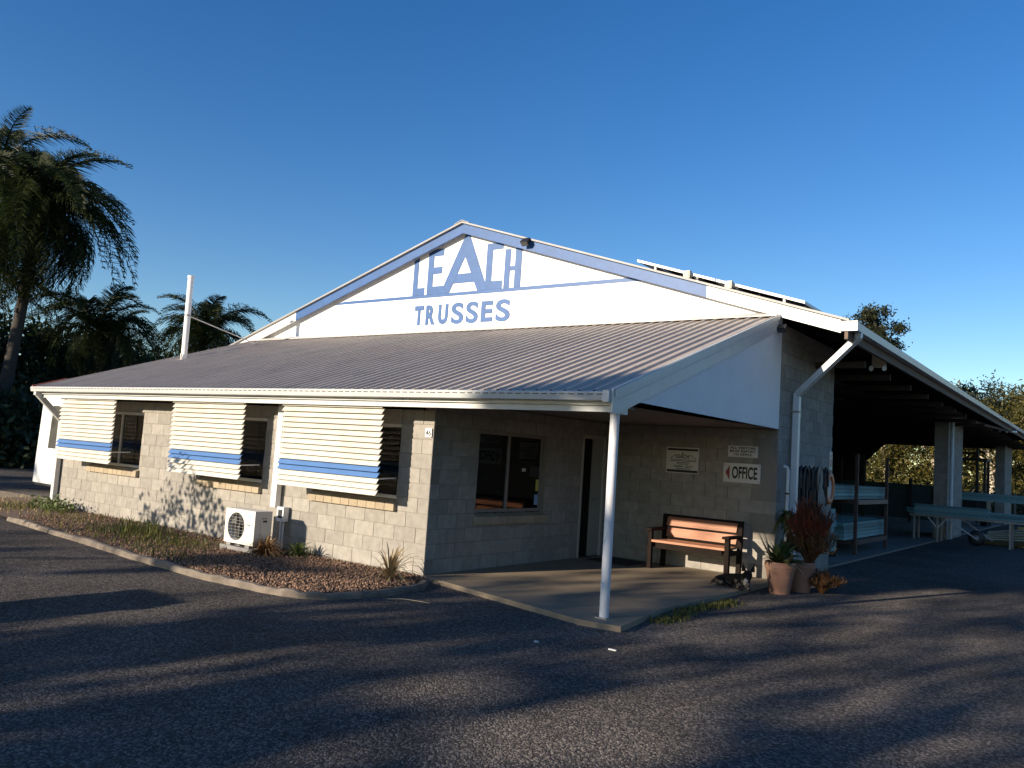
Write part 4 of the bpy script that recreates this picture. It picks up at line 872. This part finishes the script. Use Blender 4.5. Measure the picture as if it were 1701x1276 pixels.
S = empty('board_stack', (3.6, 26.2, 1.13), 'grey green boards lying on the cantilever rack', 'timber'); planks(S, 2.2, 5.4, 25.8, 26.45, 1.132, 4, 4, .07, 'X', .35)
MC = empty('forklift', (2.0, 33.0, -.05), 'dark forklift parked at the back of the shed', 'forklift')
q = MB(); q.box(1.2, 2.8, 32.2, 33.6, .3, 1.3); q.build('body', BLACK, MC)
for x in (1.3, 2.7):
    for y in (32.25, 33.4):
        q = MB(); q.box(x-.05, x+.05, y-.05, y+.05, 1.301, 2.75); q.build('cab_post', BLACK, MC)
q = MB(); q.box(1.2, 2.8, 32.15, 33.5, 2.751, 2.85); q.build('cab_roof', BLACK, MC)
q = MB(); q.box(1.5, 1.6, 31.9, 32.0, .1, 3.3); q.box(2.4, 2.5, 31.9, 32.0, .1, 3.3); q.box(1.601, 2.399, 31.92, 31.98, 3.0, 3.1); q.build('mast', BLACK, MC)
for x in (1.3, 2.7):
    for y in (32.4, 33.4):
        q = MB(); q.lathe((0,0,0), [(.05, -.12), (.34, -.12), (.35, .12), (.05, .12)], 16); q.v = [(x+c, y+a, .30+b) for a, b, c in q.v]; q.build('wheel', BLACK, MC)
PF = empty('packing_frame', (-1.6, 30.5, -.02), 'dark timber frames stacked inside the shed below the bright gap', 'frames')
for i in range(7):
    x = -4.6+.95*i; q = MB(); q.box(x, x+.12, 30.0, 30.12, -.02, 1.9+.12*math.sin(i*2.1)+(.75 if i in (2, 3) else 0)); q.build('upright', UNDER, PF)
q = MB(); q.box(-4.6, 1.3, 30.13, 30.2, .1, 1.55); q.build('sheet', mat('green_tarp', (.06, .10, .09), .8, var=.2), PF)
q = MB(); q.box(-2.8, -1.5, 30.02, 30.11, 2.5, 2.6); q.build('top_rail', UNDER, PF)
for i in range(9):
    x = -6.0+1.7*i; F_ = empty('fence_post', (x, 47, -.06), 'thin timber post of the paddock fence behind the shed', 'fence post', 'paddock fence posts'); q = MB(); q.tube([(x, 47, -.1), (x, 47, 1.35)], .06, 8); q.build('post', BARK, F_)

# ------------------------------------------------------------------ caravan at the left
CV = empty('caravan', (-14.6, 2.6, -.06), 'white caravan with dark window behind the left end of the office', 'caravan')
CW = mat('caravan_white', (.74, .74, .73), .35, var=.03)
q = MB(); q.prism([(-15.55, .14), (-11.2, .14), (-11.2, 2.75), (-15.3, 2.75), (-15.42, 2.35)], 'Y', 1.75, 3.9); q.build('body', CW, CV)
q = MB(); q.prism([(-14.92, 1.0), (-14.2, 1.0), (-14.2, 2.2), (-14.83, 2.2)], 'Y', 1.735, 1.749); wf = q.build('window', WHITE, CV)
q = MB(); q.prism([(-14.87, 1.05), (-14.25, 1.05), (-14.25, 2.15), (-14.79, 2.15)], 'Y', 1.728, 1.7345); q.build('pane', mat('caravan_glass', (.07, .07, .065), .15), wf)
q = MB(); q.box(-15.5, -11.2, 1.77, 3.88, .08, .139); q.build('chassis', BLACK, CV)
for x in (-14.55, -12.2):
    q = MB(); q.lathe((0,0,0), [(.05, -.08), (.26, -.08), (.28, .0), (.26, .08), (.05, .08)], 18); q.v = [(x+a, 1.95+c, .20+b) for a, b, c in q.v]; q.build('wheel', BLACK, CV)

# ------------------------------------------------------------------ vegetation
def limbs(mb_, base, top, rad, rng, nb, spread, hfrac=.45):
    ends = []
    mb_.tube([base, base.lerp(top, .35)+Vector((rng.normal(0,.15), rng.normal(0,.15), 0)), base.lerp(top, .7)+Vector((rng.normal(0,.25), rng.normal(0,.25), 0)), top], [rad, rad*.8, rad*.55, rad*.25], 8, False)
    for i in range(nb):
        t = rng.uniform(hfrac, .95); p = base.lerp(top, t); a = rng.uniform(0, 6.283); l = spread*rng.uniform(.5, 1.0)
        m1 = p+Vector((math.cos(a)*l*.5, math.sin(a)*l*.5, l*.35)); e_ = p+Vector((math.cos(a)*l, math.sin(a)*l, l*rng.uniform(.4, .9)))
        mb_.tube([p, m1, e_], [rad*.4, rad*.28, rad*.1], 6, False); ends.append(e_)
        for k in range(2):
            b = a+rng.uniform(-1, 1); e2 = m1+Vector((math.cos(b)*l*.5, math.sin(b)*l*.5, l*rng.uniform(.2, .7))); mb_.tube([m1, e2], [rad*.2, rad*.06], 5, False); ends.append(e2)
    return ends
def tree(name, label, base, top_z, rx, rzd, nclump, nleaf, lsize, lm, bm_, rad=.25, seed=1, cat='tree', group=None, shell=.5, crown_low=None, csz=.9, aspect=.5):
    rng = np.random.default_rng(seed); T = empty(name, base, label, cat, group); base = Vector(base)
    cz = top_z-rzd; c = Vector((base.x, base.y, cz))
    q = MB(); ends = limbs(q, base, Vector((base.x+rng.normal(0,.3), base.y+rng.normal(0,.3), cz+rzd*.5)), rad, rng, 9, rx*.75); q.build('trunk', bm_, T, fixn=False)
    C_ = []
    while len(C_) < nclump:
        d = rng.normal(size=3); d /= np.linalg.norm(d); r = rng.uniform(shell, 1)**.7
        C_.append((c.x+d[0]*rx*r, c.y+d[1]*rx*r, cz+d[2]*rzd*r))
    C_ += [tuple(e) for e in ends]
    C_ = np.array(C_); sz = csz*rng.uniform(.6, 1.3, len(C_))
    idx = rng.integers(0, len(C_), nleaf); P = C_[idx] + rng.normal(size=(nleaf, 3))*sz[idx][:,None]*np.array([.5, .5, .38])
    V, F = leaves(P, lsize, rng, aspect, .3); npmesh('crown', V, F, lm, T); return T
def frond_mesh(L_, arch, seed):
    rng = np.random.default_rng(seed); V = []; F = []; pts = []
    N = 44
    for i in range(N+1):
        t = i/N; x = L_*(t-.18*t*t*t*arch); z = L_*(.42*t*arch*.6-.75*arch*t*t*t); pts.append(np.array([x, 0, z]))
    def quad(a, b, c, d):
        k = len(V); V.extend([a, b, c, d]); F.append((k, k+1, k+2, k+3))
    for i in range(N):
        w0, w1 = .035*(1-i/N)+.008, .035*(1-(i+1)/N)+.008
        quad(pts[i]-(0,w0,0), pts[i]+(0,w0,0), pts[i+1]+(0,w1,0), pts[i+1]-(0,w1,0)); quad(pts[i]-(0,0,w0), pts[i]+(0,0,w0), pts[i+1]+(0,0,w1), pts[i+1]-(0,0,w1))
    for i in range(3, N+1):
        t = i/N
        for sgn in (-1, 1):
            for rep_ in range(3):
                l = .66*(math.sin(math.pi*min(1, t*.93+.08))**.6)*rng.uniform(.8, 1.15)+.1; d = np.array([.45+rng.normal(0,.12), sgn*(.8+rng.normal(0,.12)), rng.normal(.12,.28)]); d /= np.linalg.norm(d)
                p0 = pts[i]+np.array([rng.uniform(-.05,.05)*L_/3, 0, 0]); p1 = p0+d*l*.55; p2 = p1+(d*.6+np.array([0,0,-.75]))*l*.5; w_ = np.array([.012, 0, .008])
                quad(p0-w_, p0+w_, p1+w_, p1-w_); quad(p1-w_, p1+w_, p2+w_*.2, p2-w_*.2)
    return V, F
FR = []
for i, (l_, ar) in enumerate(((3.3, .9), (3.3, 1.3), (3.0, 1.7))):
    V, F = frond_mesh(1.0*l_, ar, i); me = bpy.data.meshes.new('frond'); me.from_pydata([tuple(v) for v in V], [], F); me.materials.append(L_PALM); FR.append(me)
def palm(base, crown, label, n, sc_, seed, group='palms left of the building'):
    rng = random.Random(seed); T = empty('palm_tree', base, label, 'palm tree', group)
    b = Vector(base); c = Vector(crown); q = MB(); q.tube([b, b.lerp(c, .35)+Vector((.1,0,0)), b.lerp(c, .7)+Vector((.15,.05,0)), c], [.24*sc_, .19*sc_, .16*sc_, .13*sc_], 10, False); q.build('trunk', PALMT, T)
    q = MB(); q.tube([c-Vector((0,0,.6*sc_)), c+Vector((0,0,.2)), c+Vector((0,0,.7*sc_))], [.15*sc_, .2*sc_, .04], 8); q.build('crownshaft', PALMT, T)
    for i in range(n):
        e = math.radians(80-162*(i/n)**.8+rng.uniform(-9, 9)); a = i*2.399+rng.uniform(-.25, .25)
        o = bpy.data.objects.new('frond', FR[0 if e > .7 else (1 if e > -.1 else 2)]); COL.objects.link(o); o.parent = T
        o.location = c-b+Vector((0, 0, .3*sc_)); o.rotation_euler = (rng.uniform(-.3, .3), -e*.85, a); s_ = sc_*rng.uniform(.85, 1.1); o.scale = (s_, s_, s_)
palm((-28.9, 5.9, -.1), (-27.5, 5.9, 9.6), 'tallest palm with drooping fronds at the left edge', 60, 1.3, 1)
palm((-35.2, 6.4, -.1), (-34.2, 6.9, 13.0), 'tall palm mostly cut off by the left frame edge', 30, 1.2, 2)
palm((-28.4, 9.4, -.1), (-28.4, 9.4, 5.5), 'short palm with sunlit fronds behind the roof left of the flue', 30, .95, 3)
palm((-32.9, 17.2, -.1), (-32.8, 17.2, 6.7), 'bushy short palm directly behind the flue pipe', 34, 1.1, 4)
palm((-36.5, 14.2, -.1), (-36.4, 14.2, 5.6), 'low dark palm between the two short palms', 22, .9, 5)
LT = [(-33, 7, 7.0, 3.0, 'dense dark shrub mass at the left frame edge'), (-34, 11.5, 6.2, 3.0, 'dark leafy tree behind the tall palm trunk'), (-36, 15.5, 6.0, 2.8, 'dark leafy tree behind the short sunlit palm'), (-40, 20, 6.6, 3.2, 'dark leafy tree behind the flue pipe'), (-41, 26, 6.6, 3.2, 'dark leafy tree peeking over the roof right of the flue'), (-46, 15, 5.5, 3.5, 'dark far tree beyond the caravan'), (-30.5, 8.6, 3.4, 2.2, 'low dark bush beside the caravan'), (-27, 5.2, 2.4, 1.6, 'lowest dark bush behind the caravan'), (-36, 4.5, 5.5, 3.2, 'dark bush cut by the left frame edge')]
for i, (x, y, tz, r, lb) in enumerate(LT):
    tree('dark_tree', lb, (x, y, -.1), tz, r, tz*.52, 60, 8000, .32, L_DARK, BARK, .18, 20+i, group='dark trees left of the building', shell=.1, csz=1.0)
# hedge / far dark line at the left
RT = [(-7.6, 55, 14.0, 2.7, 2.3, L_OLIVE, 'tall gum tree crown rising above the shed roof'), (-7.5, 62, 8.0, 4.0, 3.8, L_GOLD, 'sunlit gum seen through the left part of the shed gap'), (-3.8, 60, 8.6, 4.0, 4.2, L_GOLD, 'golden gum seen beside the second pier'), (.2, 58, 8.2, 3.6, 4.0, L_GOLD, 'golden gum seen between the two far piers'), (-1.6, 68, 10.2, 3.0, 3.0, L_OLIVE, 'dull gum crown poking above the far roof end'), (4.0, 60, 9.2, 3.6, 4.4, L_GOLD, 'golden gum at the right frame edge'), (7.5, 55, 9.8, 3.5, 4.6, L_OLIVE, 'olive gum just past the right frame edge'), (-12, 66, 9.0, 4.5, 4.0, L_GOLD, 'sunlit gum hidden mostly behind the shed'), (3.0, 72, 10.5, 4.0, 4.6, L_OLIVE, 'far olive gum behind the golden gums')]
for i, (x, y, tz, rx, rzd, lm, lb) in enumerate(RT):
    tree('gum_tree', lb, (x, y, -.1), tz, rx, rzd, 70, 20000 if i == 0 else 11000, .30, lm, PALEBARK, .22, 40+i, group='gum trees behind the shed', shell=.25, csz=.85, aspect=.35)
P = np.c_[rng.uniform(-16, 14, 9000), rng.uniform(50, 56, 9000), np.abs(rng.normal(0, .8, 9000))]; V, F = leaves(P, .3, rng, .5)
npmesh('scrub', V, F, L_GOLD, kind='stuff', label='low sunlit scrub along the paddock edge behind the shed', cat='scrub')

P = np.c_[rng.uniform(-40, 30, 22000), rng.uniform(84, 92, 22000), np.abs(rng.normal(0, 3.6, 22000))]; P[:,2] *= .8+.35*np.sin(P[:,0]*.5)*np.sin(P[:,0]*.23+1); V, F = leaves(P, .6, rng, .5)
npmesh('far_wood', V, F, L_GOLD, kind='stuff', label='distant sunlit wood beyond the paddock', cat='wood')
# trees across the yard, behind the viewer: they throw the long shadows over the asphalt
LIT = [[(-4.2,-6.0),(-2.7,-4.0),(-.3,-4.95),(-.9,-6.4)], [(-2.58,-4.12),(-1.8,-1.36),(.13,-1.61),(.34,-2.3),(.21,-3.32),(.06,-4.15),(-.4,-4.98)], [(-14.99,.77),(-14.1,1.67),(-9.64,-.35),(-9.41,-1.17),(-7.77,-2.08)], [(1.18,-5.24),(1.54,-4.3),(1.92,-3.33),(2.13,-3.38),(1.76,-4.44),(1.42,-5.26)], [(2.89,-4.05),(3.56,-2.83),(4.02,-3.44),(3.33,-4.22),(3.08,-4.21)], [(3.89,-4.23),(4.16,-3.64),(4.31,-2.7),(4.64,-1.8),(5.25,-2.67),(5.44,-3.6),(5.39,-3.89),(4.22,-4.87)], [(3.76,-1.31),(3.66,.86),(3.9,.64),(4.0,-1.53)], [(4.85,.96),(5.14,2.98),(5.38,2.45),(5.07,.6)], [(4.35,4.78),(5.27,7.83),(5.51,6.65),(4.63,3.96)], [(-1.46,-1.79),(.21,-.25),(.66,-.74),(.33,-1.78)]]
def nz2(gx, gy):
    x0 = gx-SUNX*gy
    v = math.sin(x0*3.1+.6*math.sin(gy*.9))+.7*math.sin(x0*6.7+1.3+.8*math.sin(gy*1.4+x0))+.5*math.sin(x0*13.1+gy*.7)+.5*math.sin(gy*1.9+x0*1.2)
    return min(1., max(0., .5+.42*v))
def shaded(gx, gy):
    """is the foliage dense where its shadow lands on (gx, gy) of the yard?"""
    x0 = gx-SUNX*gy
    for p in LIT:
        if in_poly(gx, gy, p): return .0
    if gy > -.3:
        if x0 < .15: return 0.
        if x0 < 3.4:
            if gy < 4.7: return (.08 if x0 < 1.6 else .2)+(.2 if math.sin(gx*6+gy*.5)+.6*math.sin(gx*13-gy) > .1 else 0)
            if gy < 7.2: return .012 if x0 < 1.55 else (.12 if x0 > 1.9 and gy < 5.4 else .8)
            if gy < 11.5: return .9 if x0 > 1.2+(gy-7.2)*.55 else 0.
            return 0.
        return (.10+.22*nz2(gx, gy)) if gy < 12 else 0.
    if gx < -2.6 and gy > -5: return .0 if gx < -6.5 else .05
    d = nz2(gx, gy)
    if gx > 3.2 and gy > -2.2: return .13+.32*d
    if gx > 5.2: return .28+.4*d
    return .22+.75*d
SHT = [(-16.0, -27, 'broad tree across the yard, left of the others'), (-7.1, -26, 'broad tree across the yard facing the office corner'), (-3.5, -29, 'broad tree across the yard facing the porch'), (2.0, -27, 'broad tree across the yard facing the driveway')]
LP = [[] for _ in SHT]
rs = np.random.default_rng(11)
for k in range(62000):
    gx = rs.uniform(-7, 11); gy = rs.uniform(-9, 12)
    if rs.uniform() > shaded(gx, gy): continue
    best = min(range(len(SHT)), key=lambda i: abs((gx-SUNX*(gy-SHT[i][1]))-SHT[i][0])+rs.normal(0, 1.2))
    t = gy-SHT[best][1]+rs.normal(0, 1.6); LP[best].append((gx-SUNX*t, gy-t, SUNZ*t-.06))
for i, (x, y, lb) in enumerate(SHT):
    T = empty('shade_tree', (x, y, -.2), lb, 'tree', 'trees across the yard'); P = np.array(LP[i]) if LP[i] else np.zeros((1, 3))
    V, F = leaves(P, .26, rs, .6); npmesh('crown', V, F, L_OLIVE, T)
    q = MB(); limbs(q, Vector((x, y, -.2)), Vector((x+.3, y, 7.0)), .22, rs, 5, 2.2, .6); q.build('trunk', BARK, T, fixn=False)
# sapling whose leaves dapple the office wall
T = empty('sapling', (-7.6, -6.3, -.2), 'slender sapling by the yard edge left of the frame', 'tree')
P = []
for k in range(620):
    c_ = [(-6.9, 1.95), (-6.2, 2.25), (-5.6, 2.5), (-5.1, 2.2), (-4.9, 1.9), (-5.8, 1.9), (-6.5, 1.75), (-5.3, 2.75)][rs.integers(0, 8)]
    P.append((c_[0]+rs.normal(0, .22)-SUNX*6+.2, -6+rs.normal(0, .3), c_[1]+rs.normal(0, .16)-.1))
V, F = leaves(np.array(P), .15, rs, .55, .8); npmesh('crown', V, F, L_OLIVE, T)
q = MB(); q.tube([(-7.6, -6.2, -.2), (-7.6, -6.1, 1.2), (-7.4, -6.0, 2.3)], [.04, .03, .015], 6); q.tube([(-7.6, -6.1, 1.2), (-8.3, -6.0, 1.9)], [.02, .008], 5); q.tube([(-7.6, -6.1, 1.3), (-6.9, -6.0, 2.2)], [.02, .008], 5); q.build('trunk', BARK, T, fixn=False)
# added unseen cabinet whose block shadow lies across the yard at the left
T = empty('shadow_box', (-2.5, -8.9, -.2), 'added unseen tall grey cabinet standing left of the viewer', 'occluder')
q = MB(); q.box(-2.92, -2.10, -9.2, -8.75, -.2, 1.48); q.build('body', STEEL, T)
q = MB(); q.box(-2.96, -2.06, -9.24, -8.71, 1.481, 1.53); q.build('lid', STEEL, T)
# big trees left of the view that keep the palms in shade
for i, (x, y, tz, r) in enumerate(((-32.5, -7.0, 9.0, 5.0), (-38.5, -8.0, 11.5, 5.0), (-44, -5, 11, 5.0))):
    tree('shade_tree', ['broad dark tree left of the view, nearest the palms', 'second broad dark tree left of the view', 'broad dark tree furthest left of the view'][i], (x, y, -.2), tz, r, tz*.45, 60, 6000, .42, L_DARK, BARK, .3, 70+i, group='trees left of the view', shell=.1, csz=1.3)

SKY_BLOCKERS = [(26, -12, 5, 4), (29, -3, 5, 4), (28, 6, 5, 4), (30, 16, 5.5, 4), (31, 27, 6, 4), (-27, -24, 7.5, 4)]  # trees added out of view to cut the skylight on yard and walls
for i, (x, y, tz, r) in enumerate(SKY_BLOCKERS):
    lb = 'unseen tree added to cut skylight, '+['right of the camera', 'right of the camera, second along', 'right of the yard beside the porch', 'right of the yard beside the shed', 'right of the far shed end', 'far left behind the camera'][i]
    tree('sky_block_tree', lb, (x, y, -.2), tz, r, tz*.48, 60, 5000, .55, L_DARK, BARK, .3, 90+i, group='unseen trees added to cut skylight', shell=.1, csz=1.5)
